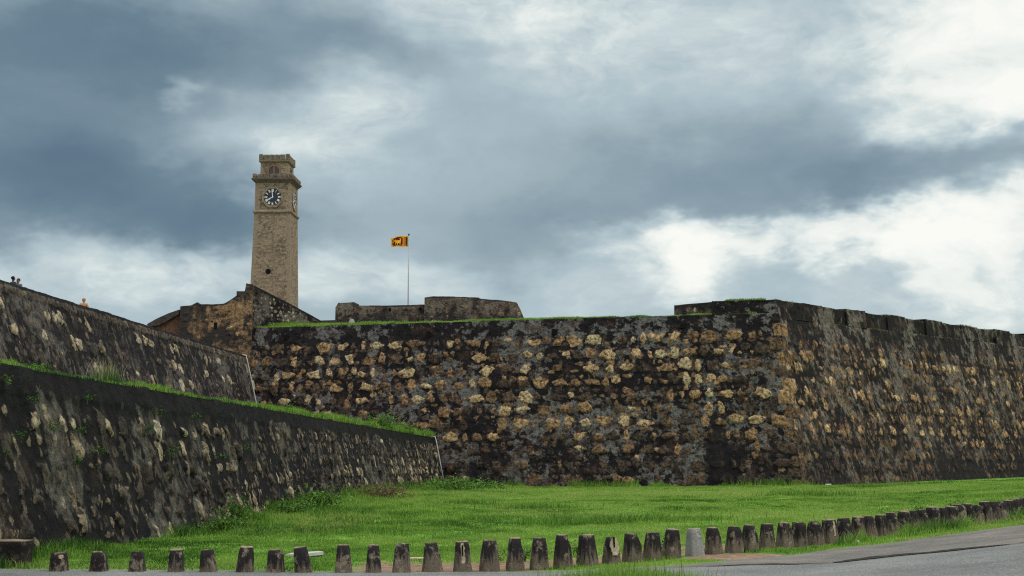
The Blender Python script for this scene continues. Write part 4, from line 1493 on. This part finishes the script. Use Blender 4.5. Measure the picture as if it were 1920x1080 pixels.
def field_grass():
    N = 900000
    # more blades near the road, larger ones further off
    u = rng.random(N)
    Y = 26.0 * (112.0 / 26.0) ** (u ** .85)
    lx = LOWX(Y)
    right = np.minimum(.40 * Y + 2, COR_B.x + (Y - COR_B.y) / DR.y * DR.x + 400 * (Y < COR_B.y))
    X = lx - .2 + (right - lx + .2) * rng.random(N)
    wallY = np.where(X < COR_B.x, np.array([CUR_R.y - 2.2]) + SL * (X - CUR_R.x), COR_B.y + (X - COR_B.x) / DR.x * DR.y)
    ok = (Y < wallY - .05) & (Y > road_edge_y(X) + .06)
    dens = .35 + .65 * sst(.3, .5, fbm(X * .8, Y * .8, 5, 3))
    ok &= rng.random(N) < dens
    dd = dirt(X, Y)
    ok &= rng.random(N) > dd * 1.5 * (.4 + 1.2 * sst(.40, .55, fbm(X * 1.8, Y * .9, 57, 3)))
    X, Y = X[ok], Y[ok]
    n = len(X)
    dw = X - LOWX(Y)                                       # distance from the foot of the low wall
    wy = np.where(X < COR_B.x, CUR_R.y - 2.2 + SL * (X - CUR_R.x), COR_B.y + (X - COR_B.x) / DR.x * DR.y) - Y
    clump = fbm(X * .55, Y * .35, 9, 4)
    big = sst(.58, .72, clump)
    rough = sst(9.0, 2.0, dw) * sst(36, 52, Y)
    verge = sst(.75, .1, np.abs(Y - (road_edge_y(X) + bol_y(X)) / 2 - .15)) * sst(5.0, 9.0, X)
    verge2 = sst(.35, .0, np.abs(Y - bol_y(X) + .12)) * sst(-2.5, 0, X) * sst(.45, .6, fbm(X * 1.7, Y * .3, 33, 3))
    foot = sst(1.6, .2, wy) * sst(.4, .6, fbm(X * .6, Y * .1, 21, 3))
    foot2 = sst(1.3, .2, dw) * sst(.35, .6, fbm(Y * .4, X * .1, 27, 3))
    h = .03 + .04 * rng.random(n) + .10 * big * rng.random(n) + .24 * rough * rng.random(n) + .34 * verge * rng.random(n) * (.35 + 1.1 * sst(.40, .66, fbm(X * .9, Y * .6, 61, 3))) + .14 * verge2 * rng.random(n) + (.60 * foot + .50 * foot2) * rng.random(n)
    h *= (.8 + .35 * sst(28, 80, Y)) * (1 - .7 * sst(.05, .4, dd[ok]))
    w = (.007 + .00036 * Y) * (.7 + .6 * rng.random(n))
    t = .63 + .5 * (fbm(X * .09, Y * .05, 15, 3) - .5) + .55 * (fbm(X * .5, Y * .30, 17, 4) - .5) + .5 * (fbm(X * 1.6, Y * .9, 19, 3) - .5) + rng.normal(0, .10, n)
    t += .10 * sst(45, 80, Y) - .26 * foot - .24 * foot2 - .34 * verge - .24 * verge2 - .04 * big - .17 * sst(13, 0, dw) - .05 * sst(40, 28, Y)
    t -= .12 * sst(20, 40, X)
    dry = rng.random(n) < .012 + .22 * sst(.60, .74, fbm(X * .35, Y * .25, 53, 4))
    t = np.where(dry, .95, np.clip(t, .02, .86))
    Z = zg(X, Y) + ((fbm(X * .45, Y * .45, 3, 4) - .5) * .16) * sst(.3, 2.5, Y - road_edge_y(X)) * sst(20, 26, Y)
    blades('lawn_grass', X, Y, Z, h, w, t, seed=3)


field_grass()

# fringe of grass on the edge of the ledge above the low wall
n = 26000
Y = 24 + (109 - 24) * rng.random(n) ** 1.25
back = np.abs(rng.normal(0, .5, n)) - .10
X = LOW_T.x + DL.x * (Y - LOW_T.y) - back - .02
cl = fbm(Y * .45, Y * 0, 81, 3)
h = (.07 + .0030 * (Y - 24)) * (.35 + .9 * rng.random(n)) * (.6 + 1.1 * sst(.4, .7, cl))
blades('ledge_grass', X, Y, np.full(n, LOW_T.z - .02), h, .010 + .0003 * Y, .47 + .5 * (cl - .5) + rng.normal(0, .13, n), seed=5)
# grass bank on top of the great wall
n = 40000
X = -21.3 + (20.3) * 1.95 * rng.random(n)
off_ = .02 + 2.6 * rng.random(n) ** 1.5
cy = CUR_R.y + SL * (X - CUR_R.x)
ri_ = np.interp(X, [-26, -21, -10, 5, 19], [.42, .50, .30, .18, .10])
Z = ZTOP - .03 + np.interp(off_, offs, prof) * ri_
h = (.06 + .18 * rng.random(n)) * np.interp(X, [-22, -12, 18], [1.25, .9, .6]) * (.6 + .9 * sst(.4, .7, fbm(X * .7, off_, 83, 3)))
blades('rampart_grass', X, cy + off_, Z, h, np.full(n, .045), .58 + .6 * (fbm(X * .4, off_, 85, 3) - .5) + rng.normal(0, .08, n), seed=7)
# tufts on the parapet and merlons
n = 9000
s = 60 * rng.random(n)
keep = sst(.42, .62, fbm(s * .45, s * 0, 87, 3)) > rng.random(n)
s = s[keep]
n = len(s)
bk = .15 + 1.4 * rng.random(n)
X = fr_t2.x + DR.x * s - DR.y * bk
Y = fr_t2.y + DR.y * s + DR.x * bk
gap_ = ((s - .02 - 5.9) % 5.95) < 3.2
gap_ &= s > 5.9
sill = gap_ & (rng.random(n) < .5)
bk = np.where(gap_, np.where(sill, .1 + .5 * rng.random(n), .55 + .8 * rng.random(n)), bk)
X = fr_t2.x + DR.x * s - DR.y * bk
Y = fr_t2.y + DR.y * s + DR.x * bk
blades('parapet_grass', X, Y, np.where(gap_, np.where(sill, PAR_L, PAR_Z - .12), PAR_Z - .06), .05 + .13 * rng.random(n), np.full(n, .04), .5 + rng.normal(0, .12, n), seed=9)
n = 1600
X = pl.x + 1.0 + (pr.x - pl.x - 1.8) * rng.random(n)
bk = .1 + 1.6 * rng.random(n)
blades('parapet_grass', X, CUR_R.y + SL * (X - CUR_R.x) + bk, np.interp(X, [pl.x, pr.x], [P(1337, 564, pl.y).z, PAR_Z]), (.06 + .16 * rng.random(n)) * sst(0, 1.5, X - pl.x), np.full(n, .04), .5 + rng.normal(0, .12, n), seed=10)
# battery and grass at its foot
n = 5000
px_ = rng.uniform(628, 985, n)
X = (px_ - 960) / F * 119.5 * 1.012
blades('battery_grass', X, 118.6 + 1.0 * rng.random(n), np.full(n, ZTOP + .28), .08 + .25 * rng.random(n) * (.4 + fbm(X * .6, X * 0, 89, 3)), np.full(n, .05), .55 + rng.normal(0, .12, n), seed=11)
# near verge on the photographer's side: a few tall tufts reach into the picture
n = 2600
X = rng.normal(1.75, .75, n)
Y = rng.uniform(22.6, 23.7, n)
h = np.clip(.34 - .10 * np.abs(X - 1.75) + rng.normal(0, .05, n), .05, .5)
blades('verge_grass', X, Y, zg(X, Y), h, np.full(n, .012), .60 + rng.normal(0, .12, n), lean=.22, seed=13)
n = 60
X = np.concatenate([rng.normal(2.2, .5, 40), rng.normal(.9, .3, 20)])
Y = rng.uniform(22.6, 23.6, n)
blades('verge_grass', X, Y, zg(X, Y), rng.uniform(.36, .50, n), np.full(n, .010), np.full(n, .05), mat=M_DRY, lean=.25, seed=14)


# ------------------------------------------------------------------ plants
def leaves(name, n, rad, hgt, size, mat, parent, r, droop=.3, up=.2, flatten=1.0):
    c = r.normal(0, .45, (n, 3)) * np.array([rad, rad * flatten, hgt * .5]) + np.array([0, 0, hgt * .5])
    c[:, 2] = np.abs(c[:, 2]) + .02
    a = r.uniform(0, 2 * np.pi, n)
    el_ = r.normal(up, .5, n)
    s = size * r.uniform(.55, 1.25, n)
    d = np.stack([np.cos(a) * np.cos(el_), np.sin(a) * np.cos(el_), np.sin(el_)], 1)
    sd2 = np.stack([-np.sin(a), np.cos(a), 0 * a], 1)
    nrm = np.cross(d, sd2)
    p0 = c - d * s[:, None] * .5
    p3 = c + d * s[:, None] * .5 - np.array([0, 0, 1]) * (s * droop)[:, None]
    w = (s * .24)[:, None]
    pl_ = c + sd2 * w + nrm * w * .3
    pr_ = c - sd2 * w + nrm * w * .3
    V = np.stack([p0, pr_, p3, pl_], 1).reshape(-1, 3)
    q_ = np.arange(n * 4).reshape(n, 4)
    tint = np.repeat(np.clip(.5 + r.normal(0, .25, n), 0, 1), 4)
    return np_mesh(name, V, q_, mat, parent, False, {'tint': ('FLOAT', tint)})


def plant(name, loc, rad, hgt, n, size, label, cat, mat=M_LEAF, seed=0, group=None, flatten=1.0, stems=4, up=.2):
    r = np.random.default_rng(seed)
    e = tag(empty(name, loc), label, cat, group)
    leaves('foliage', n, rad, hgt, size, mat, e, r, up=up, flatten=flatten)
    b = bmesh.new()
    for k in range(stems):
        a = r.uniform(0, 6.28)
        q_ = Vector((math.cos(a) * rad * .5, math.sin(a) * rad * .5 * flatten, hgt * r.uniform(.6, .95)))
        add_tube(b, [(0, 0, -.05), q_ * .5 + Vector((0, 0, hgt * .08)), q_], .012 + .004 * hgt, 5, .005)
    bm_obj('stem', b, M_BARK if mat is not M_DRY else M_BARK, e)
    return e


def at_ground(px, py, dz=0.0):
    p = ground_at(px, py)
    return Vector((p.x, p.y, p.z + dz))


plant('leafy_plant', at_ground(62, 1032), .26, .62, 46, .26, 'broad-leaved green plant at the wall foot beside the dark stone block', 'plant', seed=101, up=.35)
plant('leafy_plant', at_ground(92, 1040), .18, .28, 30, .15, 'small low leafy weed between the stone block and the wall foot', 'plant', seed=102)
plant('leafy_plant', at_ground(238, 1016), .25, .32, 60, .14, 'low spreading green weed at the foot of the low wall, behind the second bollard', 'plant', seed=103)
plant('weed_bush', at_ground(440, 990), .55, 1.0, 320, .17, 'pointed upright weed bush against the low wall', 'plant', seed=104, up=.8)
plant('weed_bush', at_ground(415, 996), .7, .45, 300, .15, 'spreading weed bush at the foot of the low wall beside the pointed one', 'plant', seed=105)
plant('weed_bush', at_ground(600, 958), 1.2, .9, 520, .20, 'wide green bush where the low wall meets the rising lawn', 'plant', seed=106)
plant('weed_bush', at_ground(545, 968), .9, .6, 360, .17, 'dark low bush at the low wall, next to the wide green bush', 'plant', seed=107)
plant('dry_bush', at_ground(722, 941), 1.3, .9, 700, .16, 'reddish brown dry bush at the foot of the low black wall', 'dry bush', mat=M_DRY, seed=108, up=.6)
plant('weed_bush', at_ground(852, 925), 1.9, 1.0, 620, .26, 'dark green bush in the corner where the low wall meets the great wall', 'plant', seed=109)
plant('weed_bush', at_ground(905, 922), 1.6, .75, 420, .24, 'low green bush at the great wall foot just past the corner bush', 'plant', seed=110)
plant('weed_bush', at_ground(1085, 1042), .0 + .28, .3, 110, .10, 'small round weed at the foot of the bollard before the crumbled stump', 'plant', seed=111)
plant('weed_bush', at_ground(985, 1052), .26, .26, 100, .10, 'small dark weed tuft between two bollards before the bend', 'plant', seed=112)
plant('weed_bush', at_ground(925, 1056), .30, .26, 110, .10, 'bushy weed between the split bollard and its neighbour', 'plant', seed=113)
plant('weed_bush', at_ground(1251, 1037), .24, .30, 90, .10, 'round weed at the base of the bollard before the pale grey one', 'plant', seed=114)
plant('weed_bush', at_ground(1540, 1017), .42, .28, 160, .11, 'dark weed tuft at the foot of the white-scarred bollard', 'plant', seed=115)
plant('weed_bush', at_ground(1730, 985), .38, .62, 190, .13, 'taller leafy weed standing in front of the close-set bollards', 'plant', seed=116, up=.5)
plant('weed_bush', at_ground(1798, 975), .42, .60, 190, .13, 'leafy weed in front of the short brown bollard', 'plant', seed=117, up=.5)
plant('weed_bush', at_ground(1690, 992), .5, .36, 190, .12, 'low spreading weed on the verge below the close-set bollards', 'plant', seed=118)

def tuft(px, py, wdt, dep, hh, nb, seed):
    n = nb
    p = ground_at(px, py)
    r = np.random.default_rng(seed)
    X = p.x + r.normal(0, wdt, n)
    Y = p.y + r.normal(0, dep, n)
    return X, Y, zg(X, Y), hh * r.uniform(.3, 1.0, n), r.normal(.42, .09, n)


parts = [tuft(1165, 980, 1.7, .5, .36, 1500, 1), tuft(1100, 985, .5, .3, .3, 300, 2), tuft(1010, 955, 1.0, .5, .35, 700, 3), tuft(876, 948, .6, .5, .35, 700, 4), tuft(905, 976, .5, .3, .25, 500, 5),
         tuft(1490, 931, .8, .6, .45, 400, 6), tuft(1540, 931, 1.2, .6, .4, 500, 7), tuft(1625, 914, .9, .6, .4, 400, 8), tuft(1750, 908, 2.0, .6, .35, 500, 9), tuft(700, 1000, .8, .6, .25, 500, 12)]
X, Y, Z, h, t = [np.concatenate([p[i] for p in parts]) for i in range(5)]
blades('rough_grass', X, Y, Z, h, .010 + .0003 * Y, t, seed=15)

# tall seeding grass on the ledge
e = tag(empty('tall_grass_clump', (along(LOW_T, 38.6).x - .55, 38.6, LOW_T.z)), 'tall grass clump with straw-coloured seed heads on the ledge above the low wall', 'tall grass')
r = np.random.default_rng(9)
n = 420
X, Y = r.normal(0, .13, n), r.normal(0, .9, n)
o = blades('leaf_blades', X, Y, np.zeros(n), r.uniform(.25, .62, n) * np.exp(-(Y / 1.6) ** 2), np.full(n, .016), r.uniform(.1, .62, n), mat=M_REED, lean=.3, seed=4, kind=None)
o.parent = e
n = 60
X, Y = r.normal(0, .12, n), r.normal(-.25, .7, n)
o = blades('seed_heads', X, Y, np.full(n, .02), r.uniform(.5, .82, n), np.full(n, .014), r.uniform(.82, 1, n), mat=M_REED, lean=.4, seed=6, kind=None)
o.parent = e
for (yy, rad, hh, nn, lab, sd) in ((86.0, 1.1, 1.0, 420, 'bushy bright green plant on the ledge below the great wall', 121), (94.5, .9, .8, 260, 'smaller bushy plant on the ledge between the green bush and the corner', 122),
                                   (60.0, .5, .45, 160, 'low weed on the ledge below the upper wall, beyond the tall grass', 123), (33.5, .35, .22, 120, 'low creeping weed on the ledge near the roadside end', 124)):
    p = along(LOW_T, yy)
    plant('ledge_plant', (p.x - .5, yy, p.z), rad, hh, nn, .22 if yy > 80 else .12, lab, 'plant', seed=sd)

# ferns rooted in the low wall
FERN = [(97, 805, 'highest'), (150, 812, ''), (183, 850, ''), (160, 750, ''), (8, 715, ''), (275, 808, ''), (295, 777, ''), (365, 785, ''), (315, 855, ''), (412, 860, ''), (5, 855, ''), (35, 820, ''), (142, 870, ''), (325, 845, ''), (455, 845, ''), (60, 753, '')]
wf = 'weeds rooted in the low wall'
FL = {97: 'fern-like weed rooted in the low black wall, tallest of the wall weeds', 183: 'bright green weed hanging below the pale patch of the low wall', 8: 'green weed just under the ledge at the road end of the low wall',
      365: 'yellow-green weed tuft high on the low wall under the dark band'}
for i, (px, py, _) in enumerate(FERN):
    # distance where the sight line meets the low wall's face
    best = None
    for yy in np.linspace(26, 100, 1500):
        p = P(px, py, yy)
        if 0 < p.z < LOW_T.z and lowface(yy, p.z).x - .1 >= p.x:
            best = p
    if best is None:
        for yy in np.linspace(26, 100, 1500):
            p = P(px, py, yy)
            if p.x <= lowface(yy, p.z).x - .1:
                best = p
                break
    for yy in np.linspace(26, 100, 3000):
        p = P(px, py, yy)
        if abs(p.x - (lowface(yy, p.z).x - .1)) < .03:
            best = p
            break
    e = plant('wall_weed', best + Vector((.06, 0, -.06)), .13 + .004 * best.y * .3, .18 + .002 * best.y, 34, .075 + .0006 * best.y, FL.get(px, 'small green weed rooted among the stones of the low black wall'), 'plant', mat=M_WEED, seed=140 + i, group=wf, stems=2)

# ------------------------------------------------------------------ small things on the ground
def rock(name, loc, s, label, cat, mat, seed, group=None):
    r = random.Random(seed)
    b = bmesh.new()
    bmesh.ops.create_icosphere(b, subdivisions=3, radius=1.0)
    for v in b.verts:
        k = 1 + .35 * (float(fbm(np.array(v.co.x * 1.6 + seed), np.array(v.co.y * 1.6 + v.co.z * 1.3), seed, 3)) - .5) * 2
        v.co = Vector((v.co.x * s[0] * k, v.co.y * s[1] * k, max(v.co.z, -.5) * s[2] * k))
    o = bm_obj(name, b, mat, None, False)
    o.location = loc
    o.rotation_euler = (0, 0, r.uniform(0, 3))
    return tag(o, label, cat, group)


# dark stone block by the wall's near end
b = bmesh.new()
bl = P(12, 1068, 28.6)
topz = P(20, 1013, 28.6).z
vs = []
bmesh.ops.create_cube(b, size=2.0)
bmesh.ops.subdivide_edges(b, edges=b.edges[:], cuts=9, use_grid_fill=True)
for v in b.verts:
    x, y, z = v.co
    k = (abs(x) ** 9 + abs(y) ** 9) ** (1 / 9) or 1
    m_ = max(abs(x), abs(y), 1e-6)
    n_ = (float(fbm(np.array(x * 2.2 + y), np.array(z * 2.5 + y * 1.7), 5, 4)) - .5) * .14
    w = .92 + .08 * z
    v.co = Vector((x * m_ / k * .46 * (w + n_), y * m_ / k * .42 * (w + n_), (z * .5 + .5) * (topz + .35) - .35 + (n_ * .3 if z > .9 else 0)))
M_BLOCK = bollard_mat('block_stained', (.015, .013, .013), (.040, .032, .026), (.075, .060, .045), .2)
o = bm_obj('stone_block', b, M_BLOCK, None, True)
o.location = (bl.x, 28.6, 0)
o.rotation_euler = (0, 0, .06)
tag(o, 'squat dark mossy stone block on the grass by the low wall, beside the road', 'stone block')

# pale slab lying on the lawn
p = ground_at(569, 1044)
b = bmesh.new()
pts = [(-.40, -.28), (.10, -.36), (.42, .05), (.30, .40), (-.32, .22)]
add_prism(b, [Vector((x, y, .04)) for x, y in pts], (0, 0, -.07))
o = bm_obj('stone_slab', b, M_SLAB)
o.location = (p.x, p.y + .15, p.z + .04)
o.rotation_euler = (0, math.radians(-3), .05)
tag(o, 'flat pale slab lying on the lawn behind the leaning bollard', 'slab')
p = ground_at(786, 1052)
b = bmesh.new()
add_prism(b, [Vector((x * .55, y * .6, .05)) for x, y in ((-.5, -.3), (.6, -.35), (.5, .3), (-.45, .25))], (0, 0, -.08))
o = bm_obj('stone_slab', b, simple('sandy_slab', (.40, .32, .22), .9, .3, 5))
o.location = (p.x, p.y, p.z + .02)
tag(o, 'sandy flat slab on the bare earth between two bollards', 'slab')
for i, (px, py, s, lab) in enumerate(((1606, 1020, (.075, .06, .055), 'pale rounded stone on the grassy verge beside the old asphalt'), (1042, 1062, (.06, .05, .03), 'small brown stone by the road edge before the crumbled stump'),
                                      (1110, 1050, (.16, .10, .03), 'flat sandy rubble at the foot of the bollard before the crumbled stump'), (1365, 1052, (.05, .04, .03), 'small stone on the bare earth past the pale grey bollard'),
                                      (1218, 1050, (.05, .04, .035), 'small pale pebble on the verge before the pale grey bollard'))):
    q_ = ground_at(px, py)
    rock('stone', (q_.x, q_.y, q_.z + s[2] * .4), s, lab, 'stone', M_ROCK if i else M_SLAB, 200 + i)
for i, (px, lab) in enumerate(((1503, 'thin white scrap lying at the corner of the great wall'), (1547, 'white scrap at the foot of the flank wall just past the corner'))):
    q_ = ground_at(px, 911)
    b = bmesh.new()
    add_prism(b, [Vector((x * .22, y * .2, .0)) for x, y in ((-1, -.6), (.9, -.8), (1, .5), (-.7, .7))], (0, 0, .05))
    o = bm_obj('white_scrap', b, M_WHITE)
    o.location = (q_.x, q_.y - 1.0, zgf(q_.x, q_.y - 1.0) + .10)
    tag(o, lab, 'litter')

# rubble pieces fallen at the low wall's foot
for i, (px, py, s, lab) in enumerate(((148, 1021, (.14, .1, .10), 'grey broken stone at the low wall foot behind the first gap between bollards'), (168, 1022, (.12, .1, .08), 'smaller brown stone beside the grey broken one at the low wall foot'))):
    q_ = ground_at(px, py)
    rock('fallen_stone', (q_.x, q_.y, q_.z + .03), s, lab, 'stone', M_ROCK, 220 + i)


# ------------------------------------------------------------------ people on the rampart walk
def skin_mesh(name, joints, edges, mat, parent, sub=2):
    me = bpy.data.meshes.new(name)
    me.from_pydata([j[:3] for j in joints], edges, [])
    o = link_mesh(name, me, mat, parent)
    sk = o.modifiers.new('skin', 'SKIN')
    sk.use_smooth_shade = True
    for i, j in enumerate(joints):
        rx, ry = (j[3], j[4]) if len(j) > 4 else (j[3], j[3])
        me.skin_vertices[0].data[i].radius = (rx, ry)
    me.skin_vertices[0].data[0].use_root = True
    ss = o.modifiers.new('sub', 'SUBSURF')
    ss.levels = ss.render_levels = sub
    dg = bpy.context.evaluated_depsgraph_get()
    new = bpy.data.meshes.new_from_object(o.evaluated_get(dg))
    o.modifiers.clear()
    o.data = new
    if not len(new.materials):
        new.materials.append(mat)
    new.polygons.foreach_set('use_smooth', np.ones(len(new.polygons), bool))
    return o


def person(loc, rz, skin, hair, top, legs, label, hair_long=False, scale=1.0):
    e = tag(empty('person', loc, rz), label, 'person')
    e.scale = (scale,) * 3
    ms, mh, mt, ml = [simple('cloth_or_skin', c_, .75, .12, 6, .2) for c_ in (skin, hair, top, legs)]
    J = [(0, 0, .95, .125, .09), (0, 0, 1.15, .115, .085), (0, 0, 1.34, .135, .09), (0, .01, 1.45, .07, .065), (0, .0, 1.52, .052, .052), (0, -.015, 1.585, .068, .078), (0, -.012, 1.665, .078, .092), (0, .0, 1.73, .055, .066),
         (-.17, 0, 1.41, .058), (-.24, -.06, 1.16, .043), (-.20, -.28, 1.10, .034), (-.18, -.36, 1.10, .026, .04),
         (.17, 0, 1.41, .058), (.24, -.06, 1.16, .043), (.20, -.28, 1.10, .034), (.18, -.36, 1.10, .026, .04),
         (-.10, 0, .86, .085), (-.10, -.01, .48, .058), (-.10, .02, .09, .042), (-.10, -.11, .035, .036, .032),
         (.10, 0, .86, .085), (.10, -.01, .48, .058), (.10, .02, .09, .042), (.10, -.11, .035, .036, .032)]
    E = [(0, 1), (1, 2), (2, 3), (3, 4), (4, 5), (5, 6), (6, 7), (2, 8), (8, 9), (9, 10), (10, 11), (2, 12), (12, 13), (13, 14), (14, 15), (0, 16), (16, 17), (17, 18), (18, 19), (0, 20), (20, 21), (21, 22), (22, 23)]
    for sx_ in (-1, 1):                                    # four fingers and a thumb each
        w = 11 if sx_ < 0 else 15
        for k in range(5):
            i0 = len(J)
            ox = (k - 1.5) * .017
            if k < 4:
                J += [(sx_ * .18 + ox, -.42, 1.10, .009), (sx_ * .18 + ox, -.46 + .008 * abs(k - 1), 1.085, .008)]
            else:
                J += [(sx_ * .18 - sx_ * .05, -.38, 1.10, .010), (sx_ * .18 - sx_ * .06, -.42, 1.09, .008)]
            E += [(w, i0), (i0, i0 + 1)]
    skin_mesh('body', J, E, ms, e)
    skin_mesh('shirt', [(0, 0, .92, .150, .112), (0, 0, 1.15, .138, .105), (0, 0, 1.34, .158, .108), (0, .01, 1.45, .085, .08), (-.18, 0, 1.415, .076), (-.245, -.05, 1.2, .062), (.18, 0, 1.415, .076), (.245, -.05, 1.2, .062)],
              [(0, 1), (1, 2), (2, 3), (2, 4), (4, 5), (2, 6), (6, 7)], mt, e)
    skin_mesh('trousers', [(0, 0, .96, .148, .11), (-.10, 0, .84, .10), (-.10, -.01, .48, .075), (-.10, .02, .12, .062), (.10, 0, .84, .10), (.10, -.01, .48, .075), (.10, .02, .12, .062)], [(0, 1), (1, 2), (2, 3), (0, 4), (4, 5), (5, 6)], ml, e)
    b = bmesh.new()
    bmesh.ops.create_uvsphere(b, u_segments=20, v_segments=14, radius=1.0)
    for v in b.verts:
        x, y, z = v.co
        v.co = Vector((x * .098, y * .112 + .012, 1.672 + z * (.105 if z > 0 else (.16 if hair_long and y > -.2 else .07))))
    bmesh.ops.delete(b, geom=[v for v in b.verts if (v.co.y < -.045 and v.co.z < 1.70)], context='VERTS')
    bm_obj('hair', b, mh, e, True)
    b = bmesh.new()
    add_box(b, (0, -.115, 1.625), (.026, .035, .045), bevel=.008)
    for sx_ in (-1, 1):
        add_box(b, (sx_ * .088, .0, 1.635), (.018, .04, .06), bevel=.008)
    bm_obj('nose_and_ears', b, ms, e, True)
    b = bmesh.new()
    for sx_ in (-1, 1):
        bmesh.ops.create_uvsphere(b, u_segments=8, v_segments=6, radius=.011, matrix=Matrix.Translation((sx_ * .032, -.098, 1.655)))
    bm_obj('eyes', b, simple('eye_dark', (.02, .015, .012), .3, .05), e, True)
    b = bmesh.new()
    add_box(b, (0, -.100, 1.575), (.05, .012, .012), bevel=.004)
    bm_obj('mouth', b, simple('lips', (.20, .075, .06), .6, .05), e, True)
    return e


def on_walk(px, py_top, h):
    """stand someone behind the upper wall's parapet so that the head's top is where it shows; returns feet position"""
    yy = None
    for y in np.linspace(60, 112, 4000):
        p = P(px, py_top, y)
        if p.x >= along(UP_T, y).x - 1.35:
            continue
        yy = y
        break
    lo_ = [y for y in np.linspace(58, 112, 4000) if abs(P(px, py_top, y).x - (along(UP_T, y).x - 1.35)) < .02]
    y = lo_[0] if lo_ else yy
    p = P(px, py_top, y)
    return Vector((p.x, y, p.z - h))


p1 = on_walk(25, 517.5, 1.78)
person(p1, 2.6, (.10, .055, .038), (.010, .009, .010), (.045, .042, .055), (.03, .03, .04), 'person with thick black hair turned away, behind the parapet of the upper wall')
p2 = on_walk(34.5, 521.5, 1.78)
person(p2, -.25, (.19, .10, .065), (.016, .012, .011), (.09, .09, .12), (.03, .03, .04), 'person with short dark hair facing the lawn over the upper wall parapet')
p3 = on_walk(157.5, 558.5, 1.78)
person(p3, .3, (.36, .21, .13), (.30, .18, .07), (.42, .20, .09), (.12, .10, .09), 'person with fair hair in an orange top farther along the upper wall', True)
print('people', p1, p2, p3, 'walk z', UP_T.z - 1.25)
